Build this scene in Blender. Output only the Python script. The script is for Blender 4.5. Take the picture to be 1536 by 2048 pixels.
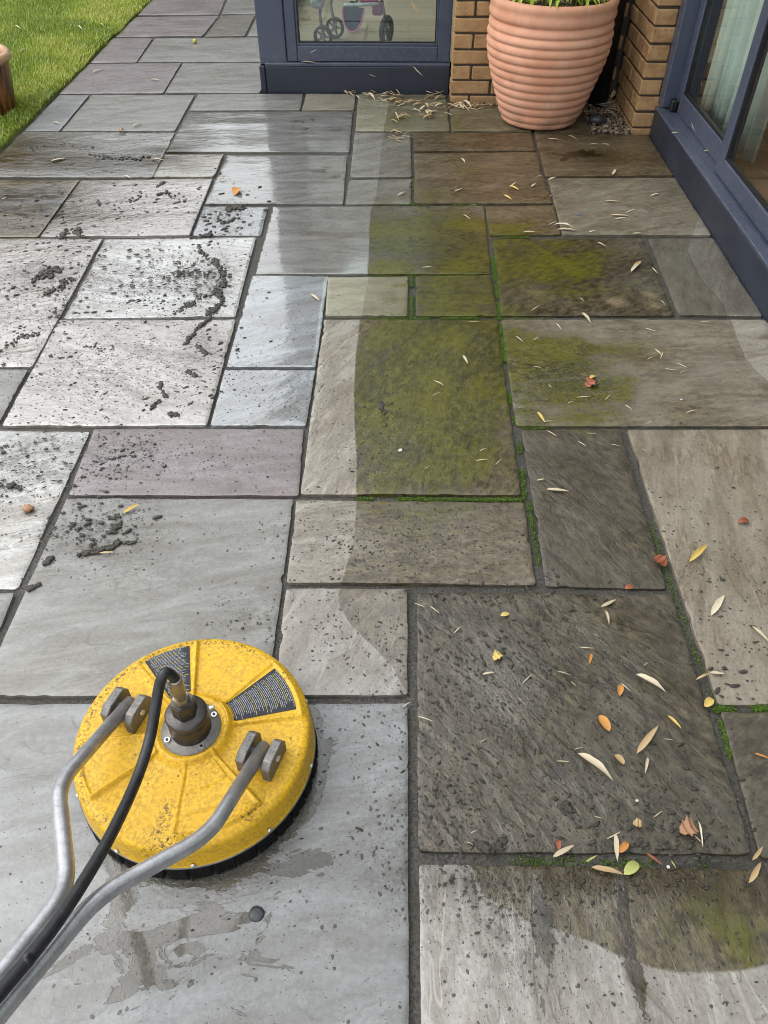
import bpy, bmesh, math, random
import numpy as np
from mathutils import Vector, Matrix
random.seed(7)
RNG = np.random.default_rng(11)
scene = bpy.context.scene
for o in list(bpy.data.objects): bpy.data.objects.remove(o)
col = scene.collection

# ------------------------------------------------------------------ camera, sky, sun, exposure
FPX, CAM_H = 1540.0, 1.40                      # focal length in photo pixels (1536 x 2048), eye height in metres
_dy = np.array([38.0, 1524.0, -FPX]); _dy /= np.linalg.norm(_dy)
_up = np.array([0.0, -_dy[2], _dy[1]]); _up /= np.linalg.norm(_up)
_dx = np.cross(_dy, _up)
RW = np.stack([_dx, _dy, _up])                 # world = RW @ camera-space
cam_d = bpy.data.cameras.new('camera'); cam = bpy.data.objects.new('camera', cam_d); col.objects.link(cam)
m4 = Matrix.Identity(4)
for i in range(3):
    for j in range(3): m4[i][j] = RW[i][j]
m4[2][3] = CAM_H
cam.matrix_world = m4
cam_d.sensor_fit = 'VERTICAL'; cam_d.sensor_height = 24.0; cam_d.lens = 24.0 * FPX / 2048.0
cam_d.clip_start = 0.02; cam_d.clip_end = 500
scene.camera = cam
scene.render.resolution_x, scene.render.resolution_y = 768, 1024

world = bpy.data.worlds.new('World'); scene.world = world; world.use_nodes = True
wn = world.node_tree; wn.nodes.clear()
SUN_EL, SUN_AZ = math.radians(52), math.radians(-80)      # azimuth from +Y, clockwise
sky = wn.nodes.new('ShaderNodeTexSky'); sky.sky_type = 'NISHITA'; sky.sun_disc = False
sky.sun_elevation = SUN_EL; sky.sun_rotation = SUN_AZ
sky.air_density = 1.2; sky.dust_density = 4.0; sky.ozone_density = 1.0
hs = wn.nodes.new('ShaderNodeHueSaturation'); hs.inputs['Saturation'].default_value = 0.22
bgn = wn.nodes.new('ShaderNodeBackground'); bgn.inputs['Strength'].default_value = 0.15
wo = wn.nodes.new('ShaderNodeOutputWorld')
oc = wn.nodes.new('ShaderNodeMix'); oc.data_type = 'RGBA'; oc.inputs[0].default_value = .68      # closed, even cloud deck over the clear-sky gradient
oc.inputs[7].default_value = (6.6, 6.9, 7.2, 1)
wn.links.new(sky.outputs[0], hs.inputs['Color']); wn.links.new(hs.outputs[0], oc.inputs[6]); wn.links.new(oc.outputs[2], bgn.inputs['Color']); wn.links.new(bgn.outputs[0], wo.inputs[0])

sun_d = bpy.data.lights.new('sun', 'SUN'); sun_d.energy = 0.7; sun_d.angle = math.radians(60); sun_d.color = (1, .97, .93)
sun = bpy.data.objects.new('sun', sun_d); col.objects.link(sun)
sdir = Vector((math.sin(SUN_AZ) * math.cos(SUN_EL), math.cos(SUN_AZ) * math.cos(SUN_EL), math.sin(SUN_EL)))
sun.rotation_euler = (-sdir).to_track_quat('-Z', 'Y').to_euler(); sun.location = sdir * 20
scene.view_settings.view_transform = 'Standard'; scene.view_settings.look = 'None'
scene.view_settings.gamma = 1.0; scene.view_settings.use_curve_mapping = False
scene.view_settings.exposure = 0.80
scene.render.engine = 'CYCLES'
scene.cycles.use_denoising = True; scene.cycles.filter_width = 1.0
scene.cycles.max_bounces = 7; scene.cycles.transparent_max_bounces = 12
scene.cycles.adaptive_threshold = .02

# ------------------------------------------------------------------ survey: photo pixel -> point on a plane of the place
CAMP = np.array([0, 0, CAM_H])
def ray(px, py): return RW @ np.array([px - 768.0, -(py - 1024.0), -FPX])
def G(px, py, z=0.0):
    d = ray(px, py); t = (z - CAM_H) / d[2]; return np.array([d[0] * t, d[1] * t])
def G3(px, py, z=0.0):
    g = G(px, py, z); return Vector((g[0], g[1], z))
def on_plane(px, py, p, n):
    d = ray(px, py); t = (np.array(p) - CAMP) @ np.array(n) / (d @ np.array(n)); return CAMP + d * t

# ------------------------------------------------------------------ helpers
def tag(o, label=None, cat=None, group=None, kind=None):
    if label: o['label'] = label
    if cat: o['category'] = cat
    if group: o['group'] = group
    if kind: o['kind'] = kind
    return o
def link(name, me, mat=None, parent=None, loc=None, rot=None):
    o = bpy.data.objects.new(name, me); col.objects.link(o)
    if mat is not None and me is not None and not me.materials: me.materials.append(mat)
    if parent is not None: o.parent = parent
    if loc is not None: o.location = loc
    if rot is not None: o.rotation_euler = rot
    return o
def empty(name, loc=(0, 0, 0), rz=0):
    o = bpy.data.objects.new(name, None); col.objects.link(o); o.location = loc; o.rotation_euler = (0, 0, rz)
    o.empty_display_size = .05
    return o
def mesh_np(name, V, F, smooth=True):
    me = bpy.data.meshes.new(name)
    V = np.asarray(V, np.float32); F = np.asarray(F, np.int32)
    k = F.shape[1]
    me.vertices.add(len(V)); me.vertices.foreach_set('co', V.ravel())
    me.loops.add(F.size); me.loops.foreach_set('vertex_index', F.ravel())
    me.polygons.add(len(F)); me.polygons.foreach_set('loop_start', np.arange(0, F.size, k, dtype=np.int32))
    me.polygons.foreach_set('loop_total', np.full(len(F), k, np.int32))
    me.update(calc_edges=True)
    if smooth: me.polygons.foreach_set('use_smooth', np.ones(len(F), bool))
    return me
def mesh_bm(name, bm, smooth=False):
    bmesh.ops.recalc_face_normals(bm, faces=bm.faces)
    me = bpy.data.meshes.new(name); bm.to_mesh(me); bm.free()
    if smooth:
        for p in me.polygons: p.use_smooth = True
    return me
def attr(me, name, typ, data):
    a = me.attributes.new(name, typ, 'POINT')
    f = {'FLOAT': 'value', 'FLOAT_VECTOR': 'vector', 'FLOAT_COLOR': 'color'}[typ]
    a.data.foreach_set(f, np.asarray(data, np.float32).ravel())
def bm_box(bm, x0, x1, y0, y1, z0, z1, bev=0.0, seg=1):
    r = bmesh.ops.create_cube(bm, size=1.0)
    vs = r['verts']
    for v in vs:
        v.co.x = x0 if v.co.x < 0 else x1; v.co.y = y0 if v.co.y < 0 else y1; v.co.z = z0 if v.co.z < 0 else z1
    if bev > 0:
        es = list({e for v in vs for e in v.link_edges})
        bmesh.ops.bevel(bm, geom=es, offset=bev, segments=seg, affect='EDGES', profile=.6)
def box_me(name, x0, x1, y0, y1, z0, z1, bev=0.0, seg=1):
    bm = bmesh.new(); bm_box(bm, x0, x1, y0, y1, z0, z1, bev, seg); return mesh_bm(name, bm)
def lathe(name, prof, n=64, smooth=True, jitter=0.0):
    prof = np.array(prof, float); th = np.linspace(0, 2 * np.pi, n, endpoint=False)
    V = np.stack([prof[:, None, 0] * np.cos(th), prof[:, None, 0] * np.sin(th), np.repeat(prof[:, None, 1], n, 1)], -1).reshape(-1, 3)
    F = []
    for i in range(len(prof) - 1):
        for j in range(n):
            k = (j + 1) % n; F.append((i * n + j, i * n + k, (i + 1) * n + k, (i + 1) * n + j))
    return mesh_np(name, V, F, smooth)
def smooth_path(pts, per=8):
    P = [Vector(p) for p in pts]; P = [P[0] * 2 - P[1]] + P + [P[-1] * 2 - P[-2]]
    out = []
    for i in range(1, len(P) - 2):
        a, b, c, d = P[i - 1:i + 3]
        for k in range(per):
            t = k / per
            out.append(.5 * ((2 * b) + (c - a) * t + (2 * a - 5 * b + 4 * c - d) * t * t + (3 * b - a - 3 * c + d) * t ** 3))
    out.append(P[-2]); return out
def fillet(pts, r, seg=7):
    P = [Vector(p) for p in pts]; out = [P[0]]
    for i in range(1, len(P) - 1):
        a = (P[i - 1] - P[i]).normalized(); b = (P[i + 1] - P[i]).normalized()
        s = P[i] + a * r; e = P[i] + b * r
        for k in range(seg + 1):
            t = k / seg; out.append((1 - t) ** 2 * s + 2 * t * (1 - t) * P[i] + t * t * e)
    out.append(P[-1]); return out
def tube(name, path, rad, n=14, caps=True):
    path = [Vector(p) for p in path]; V = []; F = []
    t0 = (path[1] - path[0]).normalized(); nrm = t0.orthogonal().normalized()
    for i, p in enumerate(path):
        t = (path[min(i + 1, len(path) - 1)] - path[max(i - 1, 0)]).normalized()
        nrm = (nrm - t * nrm.dot(t)).normalized(); b = t.cross(nrm)
        r = rad[i] if hasattr(rad, '__len__') else rad
        for j in range(n):
            a = 2 * math.pi * j / n; V.append(p + nrm * (r * math.cos(a)) + b * (r * math.sin(a)))
    for i in range(len(path) - 1):
        for j in range(n):
            k = (j + 1) % n; F.append((i * n + j, i * n + k, (i + 1) * n + k, (i + 1) * n + j))
    bm = bmesh.new(); vs = [bm.verts.new(v) for v in V]
    for f in F: bm.faces.new([vs[i] for i in f])
    if caps:
        bm.faces.new(vs[:n][::-1]); bm.faces.new(vs[-n:])
    me = mesh_bm(name, bm)
    for p in me.polygons: p.use_smooth = len(p.vertices) == 4
    return me
# --- noise in numpy
def _h(ix, iy, s):
    n = (ix.astype(np.int64) * 374761393 + iy.astype(np.int64) * 668265263 + s * 69069) & 0xffffffff
    n = ((n ^ (n >> 13)) * 1274126177) & 0xffffffff
    return ((n ^ (n >> 16)) & 0xffff) / 65535.0
def vn(x, y, s=0):
    x = np.asarray(x, float); y = np.asarray(y, float)
    ix = np.floor(x); iy = np.floor(y); fx = x - ix; fy = y - iy
    fx = fx * fx * (3 - 2 * fx); fy = fy * fy * (3 - 2 * fy)
    a = _h(ix, iy, s); b = _h(ix + 1, iy, s); c = _h(ix, iy + 1, s); d = _h(ix + 1, iy + 1, s)
    return (a * (1 - fx) + b * fx) * (1 - fy) + (c * (1 - fx) + d * fx) * fy
def fbm(x, y, s=0, o=4):
    v = 0; a = .5; t = 0
    for k in range(o):
        v = v + a * vn(x * 2 ** k + 17 * k, y * 2 ** k - 9 * k, s + k); t += a; a *= .5
    return v / t
def sstep(a, b, x):
    t = np.clip((x - a) / (b - a), 0, 1); return t * t * (3 - 2 * t)

# ------------------------------------------------------------------ node helpers
class NT:
    def __init__(s, name):
        s.mat = bpy.data.materials.new(name); s.mat.use_nodes = True; s.t = s.mat.node_tree
        s.t.nodes.clear(); s.out = s.t.nodes.new('ShaderNodeOutputMaterial')
    def put(s, sock, v):
        if isinstance(v, bpy.types.NodeSocket): s.t.links.new(v, sock)
        elif v is not None:
            if sock.type == 'RGBA' and not hasattr(v, '__len__'): v = (v, v, v, 1)
            if sock.type == 'RGBA' and len(v) == 3: v = (*v, 1)
            sock.default_value = v
    def n(s, typ, ins=None, **props):
        nd = s.t.nodes.new(typ)
        for k, v in props.items(): setattr(nd, k, v)
        for k, v in (ins or {}).items(): s.put(nd.inputs[k], v)
        return nd
    def m(s, op, a, b=None, c=None, clamp=False):
        nd = s.n('ShaderNodeMath', operation=op, use_clamp=clamp); s.put(nd.inputs[0], a)
        if b is not None: s.put(nd.inputs[1], b)
        if c is not None: s.put(nd.inputs[2], c)
        return nd.outputs[0]
    def vm(s, op, a, b):
        nd = s.n('ShaderNodeVectorMath', operation=op); s.put(nd.inputs[0], a); s.put(nd.inputs[1], b); return nd.outputs[0]
    def mix(s, f, a, b, blend='MIX'):
        nd = s.n('ShaderNodeMix', data_type='RGBA', blend_type=blend, clamp_factor=True)
        s.put(nd.inputs[0], f); s.put(nd.inputs[6], a); s.put(nd.inputs[7], b); return nd.outputs[2]
    def noise(s, vec, scale, detail=4, rough=.55, dist=0.0):
        nd = s.n('ShaderNodeTexNoise', {'Scale': scale, 'Detail': detail, 'Roughness': rough, 'Distortion': dist})
        if vec is not None: s.put(nd.inputs['Vector'], vec)
        return nd.outputs[0]
    def mr(s, v, a, b, c=0.0, d=1.0, smooth=True):
        nd = s.n('ShaderNodeMapRange', interpolation_type='SMOOTHSTEP' if smooth else 'LINEAR')
        for i, x in enumerate((v, a, b, c, d)): s.put(nd.inputs[i], x)
        return nd.outputs[0]
    def at(s, name, out='Fac'):
        nd = s.n('ShaderNodeAttribute', attribute_name=name); return nd.outputs[out]
    def obj(s): return s.n('ShaderNodeTexCoord').outputs['Object']
    def gen_pos(s): return s.n('ShaderNodeNewGeometry').outputs['Position']
    def bump(s, h, dist=.002, strength=1.0, normal=None):
        nd = s.n('ShaderNodeBump', {'Height': h, 'Distance': dist, 'Strength': strength})
        if normal is not None: s.put(nd.inputs['Normal'], normal)
        return nd.outputs[0]
    def pbr(s, **k):
        nd = s.n('ShaderNodeBsdfPrincipled')
        for a, v in k.items(): s.put(nd.inputs[a.replace('_', ' ')], v)
        s.t.links.new(nd.outputs[0], s.out.inputs[0]); return s.mat

# ------------------------------------------------------------------ materials
def mat_sandstone():
    s = NT('wet_riven_sandstone')
    sc = s.at('sc', 'Vector'); tint = s.at('tint', 'Color')
    sd = s.at('sd'); alg = s.at('alg'); mud = s.at('mud'); film = s.at('film'); brown = s.at('brown'); wet = s.at('wet'); lich = s.at('lich'); rel = s.at('rel'); dl = s.at('dl')
    st = s.vm('MULTIPLY', sc, (2.0, 7.5, 1.0))
    streak = s.noise(st, 2.0, 6, .62, .9)
    st2 = s.vm('MULTIPLY', sc, (11.0, 27.0, 1.0))
    streak2 = s.noise(st2, 1.5, 5, .66, 1.8)
    blot = s.noise(sc, 5.0, 5, .6, .4)
    fine = s.noise(sc, 110, 4, .68)
    sk = s.mr(streak, .3, .72)
    c = s.mix(sk, s.mix(1.0, tint, (.72, .69, .65, 1), 'MULTIPLY'), s.mix(1.0, tint, (1.20, 1.22, 1.24, 1), 'MULTIPLY'))
    c = s.mix(s.m('MULTIPLY', s.mr(streak2, .55, .8, 0, .55), rel), c, s.mix(1.0, tint, (.66, .62, .57, 1), 'MULTIPLY'))
    c = s.mix(s.mr(blot, .56, .78, 0, .5), c, s.mix(1.0, c, (.98, .86, .70, 1), 'MULTIPLY'))
    c = s.mix(s.mr(fine, .40, .62, .38, 0), c, s.mix(1.0, c, (.60, .57, .53, 1), 'MULTIPLY'))
    tn = s.m('MULTIPLY', s.noise(s.vm('MULTIPLY', sc, (1.0, 2.4, 1.0)), 3.2, 4, .55, .6), 9.0)
    fr = s.m('FRACT', tn); ter = s.m('ADD', s.m('FLOOR', tn), s.mr(fr, .72, 1.0))
    led = s.m('MULTIPLY', s.mr(fr, .74, .86), s.mr(fr, .88, 1.0, 1, 0))
    c = s.mix(s.m('MULTIPLY', s.m('MULTIPLY', led, s.mr(blot, .40, .60)), s.m('MULTIPLY', rel, .75)), c, s.mix(1.0, c, (.46, .42, .36, 1), 'MULTIPLY'))
    vein = s.m('ABSOLUTE', s.m('SUBTRACT', s.noise(s.vm('MULTIPLY', sc, (1.0, 6.0, 1.0)), 1.8, 3, .5, .3), .5))
    c = s.mix(s.m('MULTIPLY', s.mr(vein, .0, .012, .45, 0), s.m('MULTIPLY', s.mr(blot, .42, .56), s.mr(rel, .2, .8, .25, 1.0))), c, s.mix(1.0, tint, (1.75, 1.70, 1.62, 1), 'MULTIPLY'))
    band = s.noise(s.vm('MULTIPLY', sc, (.9, 5.0, 1.0)), 1.7, 3, .5, .6)
    c = s.mix(s.mr(band, .52, .68, 0, .55), c, s.mix(1.0, c, (.80, .73, .66, 1), 'MULTIPLY'))
    # ---- uncleaned film of dirt and algae
    edge = s.m('ADD', sd, s.m('ADD', s.m('MULTIPLY', s.m('SUBTRACT', fine, .5), .009), s.m('MULTIPLY', s.m('SUBTRACT', blot, .5), .010)))
    D = s.mr(edge, -.0032, .0038)
    mot = s.noise(s.vm('MULTIPLY', sc, (1.0, 1.45, 1.0)), 31, 5, .70, .3)
    dcol = s.mix(1.0, c, s.mix(s.mr(mot, .32, .70), (.13, .105, .055, 1), (.66, .585, .41, 1)), 'MULTIPLY')
    gn = s.m('ADD', s.m('MULTIPLY', streak, .5), s.m('ADD', s.m('MULTIPLY', mot, .22), s.m('MULTIPLY', blot, .28)))
    A = s.mr(s.m('ADD', alg, s.m('MULTIPLY', s.m('SUBTRACT', gn, .5), 4.6)), .25, .95)
    AG = s.m('MULTIPLY', s.m('MULTIPLY', A, s.m('MINIMUM', s.m('MULTIPLY', alg, 1.7), 1.0)), s.mr(fine, .40, .70, 1.0, .5))
    gcol = s.mix(s.mr(s.m('ADD', s.m('MULTIPLY', mot, .5), s.m('MULTIPLY', blot, .5)), .38, .62), (.022, .023, .0006, 1), (.088, .086, .0016, 1))
    grit = s.mr(fine, .56, .66, 0, .85)
    dcol = s.mix(s.m('MULTIPLY', grit, s.mr(mot, .45, .62)), dcol, (.03, .028, .02, 1))
    c = s.mix(s.m('MULTIPLY', D, s.m('ADD', dl, s.m('MULTIPLY', s.m('SUBTRACT', blot, .5), .9)), clamp=True), c, dcol)
    c = s.mix(s.m('MULTIPLY', AG, D), c, gcol)
    c = s.mix(s.m('MULTIPLY', brown, s.mr(streak, .28, .62, .35, 1.0)), c, (.040, .028, .009, 1))
    c = s.mix(s.m('MULTIPLY', lich, s.mr(fine, .35, .6, .3, .9)), c, (.33, .25, .15, 1))
    c = s.mix(s.m('MULTIPLY', s.m('MULTIPLY', mud, s.m('SUBTRACT', 1.0, D)), s.mr(mot, .47, .58, 0, .9)), c, s.mix(1.0, c, (.36, .34, .31, 1), 'MULTIPLY'))
    # ---- fine mud specks
    wv = s.n('ShaderNodeTexVoronoi', {'Vector': s.vm('ADD', sc, s.vm('MULTIPLY', s.n('ShaderNodeTexNoise', {'Vector': sc, 'Scale': 60.0}).outputs['Color'], (.012, .012, 0))), 'Scale': 95.0})
    rnd = s.n('ShaderNodeSeparateColor', {'Color': wv.outputs['Color']}).outputs[0]
    sp_on = s.m('LESS_THAN', rnd, s.m('MULTIPLY', mud, .75))
    spk = s.m('MULTIPLY', s.mr(wv.outputs['Distance'], .22, .36, 1, 0), sp_on)
    wv2 = s.n('ShaderNodeTexVoronoi', {'Vector': s.vm('MULTIPLY', sc, (1.0, 1.6, 1.0)), 'Scale': 230.0})
    rnd2 = s.n('ShaderNodeSeparateColor', {'Color': wv2.outputs['Color']}).outputs[0]
    spk2 = s.m('MULTIPLY', s.mr(wv2.outputs['Distance'], .2, .38, 1, 0), s.m('LESS_THAN', rnd2, s.m('ADD', .006, s.m('MULTIPLY', mud, .42))))
    spk = s.m('MAXIMUM', spk, spk2)
    c = s.mix(s.m('MULTIPLY', spk, .85), c, (.030, .029, .022, 1))
    # ---- standing film of water, its colour darkened for wet stone and a dark reflection
    fn = s.noise(s.vm('MULTIPLY', sc, (1.0, 2.0, 1.0)), 7, 5, .64, 1.2)
    W = s.mr(s.m('ADD', film, s.m('MULTIPLY', s.m('SUBTRACT', fn, .5), 2.0)), .50, .53)
    c = s.mix(W, c, s.mix(1.0, c, (.44, .40, .33, 1), 'MULTIPLY'))
    # ---- gloss
    rgh = s.m('ADD', s.mr(wet, 0, 1, .50, .16, False), s.m('MULTIPLY', s.m('SUBTRACT', s.m('ADD', s.m('MULTIPLY', fine, .5), s.m('MULTIPLY', mot, .5)), .5), .45))
    rgh = s.mix(s.m('MULTIPLY', D, .5), rgh, .42)
    rgh = s.mix(W, rgh, .06)
    rgh = s.mix(spk, rgh, .45)
    rgh = s.mix(s.m('MINIMUM', brown, 1.0), rgh, .12)
    rgh = s.m('MAXIMUM', s.n('ShaderNodeSeparateColor', {'Color': rgh}).outputs[0], .04)
    # ---- relief
    h1 = s.m('MULTIPLY', ter, s.m('ADD', .04, s.m('MULTIPLY', rel, .42)))
    und = s.noise(s.vm('MULTIPLY', sc, (1.0, 1.9, 1.0)), 16, 4, .58, .35)
    h = s.m('ADD', h1, s.m('ADD', s.m('MULTIPLY', s.m('MULTIPLY', und, rel), 2.6), s.m('ADD', s.m('MULTIPLY', fine, .42), s.m('MULTIPLY', streak, .5))))
    h = s.m('ADD', h, s.m('MULTIPLY', s.m('MULTIPLY', mot, s.m('ADD', D, s.m('MULTIPLY', mud, .6))), 1.2))
    rip = s.noise(sc, 75, 2, .5, .8)
    hw = s.m('ADD', .9, s.m('MULTIPLY', rip, .08))
    hm = s.mix(s.m('MULTIPLY', W, .92), h, hw)
    hm = s.m('ADD', s.n('ShaderNodeSeparateColor', {'Color': hm}).outputs[0], s.m('MULTIPLY', spk, .7))
    nrm = s.bump(hm, .0024, .62)
    cn = s.bump(s.m('ADD', s.m('ADD', h1, s.m('MULTIPLY', s.m('MULTIPLY', s.m('ADD', mot, s.m('MULTIPLY', fine, .5)), s.m('ADD', s.m('MULTIPLY', D, .8), mud)), 2.2)), s.m('ADD', s.m('MULTIPLY', streak, .35), s.m('ADD', s.m('MULTIPLY', s.m('MULTIPLY', und, rel), 2.2), s.m('MULTIPLY', s.m('MULTIPLY', s.noise(sc, 85, 3, .6, 1.4), film), 2.2)))), .0016, s.mr(wet, .86, .95, .6, .28, False))
    cw = s.m('MULTIPLY', s.m('ADD', .02, s.m('MULTIPLY', wet, 1.1)), s.m('SUBTRACT', 1.0, s.m('MULTIPLY', s.m('SUBTRACT', D, s.m('MULTIPLY', mud, .75)), .85, clamp=True)))
    cw = s.m('MULTIPLY', s.m('MULTIPLY', cw, s.m('SUBTRACT', 1.0, s.m('MULTIPLY', brown, .9, clamp=True))), s.m('SUBTRACT', 1.0, s.m('MULTIPLY', spk, .8)), clamp=True)
    cw = s.m('MAXIMUM', cw, s.m('MULTIPLY', film, 1.3, clamp=True))
    cr = s.m('ADD', s.mr(wet, .4, 1.0, .26, .055, False), s.m('MULTIPLY', s.mr(mot, .35, .75), s.mr(wet, .8, .95, .12, .04, False)))
    cr = s.m('MULTIPLY', cr, s.mr(film, .2, .6, 1.0, .25))
    return s.pbr(Base_Color=c, Roughness=rgh, Normal=nrm, IOR=1.5, Specular_IOR_Level=.5, Coat_Weight=cw, Coat_Roughness=cr, Coat_IOR=s.mr(s.m('MAXIMUM', wet, s.m('MULTIPLY', mud, .98)), .72, .95, 1.55, 2.05, False), Coat_Normal=cn)
def simple(name, colr, rough=.5, metal=0.0, var=.25, vscale=40, bumps=.3, bdist=.001, spec=.5, dirt=None, dscale=14, dlo=.5, dhi=.75, coat=0.0):
    s = NT(name); p = s.obj()
    n1 = s.noise(p, vscale, 6, .6); n2 = s.noise(p, vscale * 4, 4, .6)
    c = s.mix(s.mr(n1, .3, .7), tuple(x * (1 - var) for x in colr), tuple(min(1, x * (1 + var)) for x in colr))
    r = s.mr(n2, .3, .7, rough * .8, min(1, rough * 1.2))
    if dirt is not None:
        dm = s.mr(s.m('ADD', s.m('MULTIPLY', s.noise(p, dscale, 8, .7, .3), .7), s.m('MULTIPLY', n2, .3)), dlo, dhi)
        c = s.mix(dm, c, dirt)
    return s.pbr(Base_Color=c, Roughness=r, Metallic=metal, Normal=s.bump(s.m('ADD', n1, s.m('MULTIPLY', n2, .5)), bdist, bumps), Specular_IOR_Level=spec, Coat_Weight=coat)
def mat_mortar():
    s = NT('slab_joint_mortar'); p = s.gen_pos()
    a = s.noise(p, 6, 5); b = s.noise(p, 160, 5, .7); g = s.noise(p, 420, 3)
    c = s.mix(s.mr(b, .35, .65), (.020, .018, .015, 1), (.105, .097, .084, 1))
    c = s.mix(s.mr(g, .6, .72), c, (.13, .12, .10, 1))
    c = s.mix(s.mr(a, .4, .65, 0, .6), c, (.045, .042, .03, 1))
    return s.pbr(Base_Color=c, Roughness=s.mr(a, .35, .65, .25, .6), Normal=s.bump(s.m('ADD', b, s.m('MULTIPLY', g, .6)), .004, .8))
def mat_brick():
    s = NT('tumbled_buff_brick'); p = s.gen_pos()
    oi = s.n('ShaderNodeObjectInfo').outputs['Random']
    n1 = s.noise(p, 14, 6, .6, .3); n2 = s.noise(p, 90, 6, .65); n3 = s.noise(p, 350, 3)
    c = s.mix(s.mr(n1, .32, .68), (.33, .185, .080, 1), (.52, .33, .165, 1))
    c = s.mix(s.mr(oi, 0, 1, 0, .55, False), c, (.50, .32, .155, 1))
    c = s.mix(s.mr(n2, .55, .72, 0, .65), c, (.20, .105, .045, 1))
    c = s.mix(s.mr(n2, .22, .38, .5, 0), c, (.55, .42, .27, 1))
    return s.pbr(Base_Color=c, Roughness=.85, Normal=s.bump(s.m('ADD', n2, s.m('MULTIPLY', n3, .4)), .006, .9), Specular_IOR_Level=.3)
def mat_upper_brick():
    s = NT('upper_brickwork'); p = s.gen_pos()
    sx = s.n('ShaderNodeSeparateXYZ', {'Vector': p}).outputs
    v = s.n('ShaderNodeCombineXYZ', {'X': s.m('ADD', sx[0], sx[1]), 'Y': sx[2]}).outputs[0]
    b = s.n('ShaderNodeTexBrick', {'Vector': v, 'Color1': (.42, .24, .10, 1), 'Color2': (.32, .17, .07, 1), 'Mortar': (.08, .07, .06, 1), 'Scale': 1.0, 'Mortar Size': .006, 'Brick Width': .225, 'Row Height': .075})
    return s.pbr(Base_Color=b.outputs[0], Roughness=.9, Normal=s.bump(b.outputs['Fac'], -.006, .6))
def mat_glass():
    s = NT('window_glass')
    p = s.obj()
    dirt = s.mr(s.noise(p, 130, 5, .7), .62, .74, 0, .12)
    ge = s.n('ShaderNodeNewGeometry').outputs
    dt = s.n('ShaderNodeVectorMath', operation='DOT_PRODUCT'); s.t.links.new(ge['Normal'], dt.inputs[0]); s.t.links.new(ge['Incoming'], dt.inputs[1])
    f5 = s.m('POWER', s.m('SUBTRACT', 1.0, s.m('ABSOLUTE', dt.outputs['Value'])), 5.0)
    fre = s.m('ADD', .045, s.m('MULTIPLY', f5, .955))
    tr = s.n('ShaderNodeBsdfTransparent', {'Color': (.90, .94, .92, 1)})
    gl = s.n('ShaderNodeBsdfGlossy', {'Roughness': 0.0, 'Color': (1, 1, 1, 1)})
    df = s.n('ShaderNodeBsdfDiffuse', {'Color': (.5, .5, .47, 1)})
    m1 = s.n('ShaderNodeMixShader'); s.t.links.new(fre, m1.inputs[0]); s.t.links.new(tr.outputs[0], m1.inputs[1]); s.t.links.new(gl.outputs[0], m1.inputs[2])
    m2 = s.n('ShaderNodeMixShader'); s.put(m2.inputs[0], dirt); s.t.links.new(m1.outputs[0], m2.inputs[1]); s.t.links.new(df.outputs[0], m2.inputs[2])
    s.t.links.new(m2.outputs[0], s.out.inputs[0]); return s.mat
def mat_frame():
    s = NT('slate_blue_powder_coat'); p = s.gen_pos()
    n1 = s.noise(p, 3, 4); n2 = s.noise(p, 260, 4, .7); drop = s.n('ShaderNodeTexVoronoi', {'Vector': p, 'Scale': 210.0})
    on = s.m('LESS_THAN', s.n('ShaderNodeSeparateColor', {'Color': drop.outputs['Color']}).outputs[0], .10)
    dm = s.m('MULTIPLY', on, s.mr(drop.outputs['Distance'], .15, .4, 1, 0))
    c = s.mix(s.mr(n1, .3, .7), (.050, .062, .098, 1), (.066, .079, .118, 1))
    c = s.mix(s.mr(n2, .6, .75, 0, .35), c, (.16, .17, .18, 1))
    zz = s.n('ShaderNodeSeparateXYZ', {'Vector': p}).outputs[2]
    c = s.mix(s.m('MULTIPLY', s.mr(zz, .12, .34, .5, .04), s.mr(s.noise(p, 45, 6, .7), .46, .66)), c, (.15, .14, .125, 1))
    return s.pbr(Base_Color=c, Roughness=s.mix(dm, .36, .06), Normal=s.bump(s.m('ADD', s.m('MULTIPLY', n2, .1), dm), .0012, .6))
def mat_sill():
    s = NT('dark_slate_sill'); p = s.gen_pos()
    n1 = s.noise(p, 5, 5); n2 = s.noise(p, 200, 4, .7)
    c = s.mix(s.mr(n1, .3, .7), (.014, .019, .032, 1), (.021, .027, .041, 1))
    c = s.mix(s.mr(n2, .62, .75, 0, .4), c, (.10, .10, .10, 1))
    return s.pbr(Base_Color=c, Roughness=s.mr(n1, .3, .7, .33, .5), Normal=s.bump(n2, .0004, .4))
def mat_terracotta():
    s = NT('new_terracotta'); p = s.obj()
    n1 = s.noise(p, 9, 6, .6); n2 = s.noise(p, 130, 5, .65); z = s.noise(s.vm('MULTIPLY', p, (2, 2, 40)), 1.0, 4)
    c = s.mix(s.mr(n1, .3, .7), (.63, .30, .18, 1), (.73, .39, .26, 1))
    c = s.mix(s.mr(z, .45, .72, 0, .4), c, (.66, .36, .25, 1))
    c = s.mix(s.mr(n2, .58, .75, 0, .4), c, (.44, .17, .09, 1))
    pz = s.n('ShaderNodeSeparateXYZ', {'Vector': p}).outputs[2]
    c = s.mix(s.m('MULTIPLY', s.mr(pz, .02, .16, .75, 0), s.mr(n1, .38, .62)), c, (.30, .17, .10, 1))
    c = s.mix(s.mr(s.noise(s.vm('MULTIPLY', p, (14, 14, 3)), 1.0, 5, .6), .60, .74, 0, .35), c, (.72, .52, .42, 1))
    return s.pbr(Base_Color=c, Roughness=.82, Normal=s.bump(s.m('ADD', n2, s.m('MULTIPLY', z, .5)), .002, .5), Specular_IOR_Level=.35)
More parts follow.
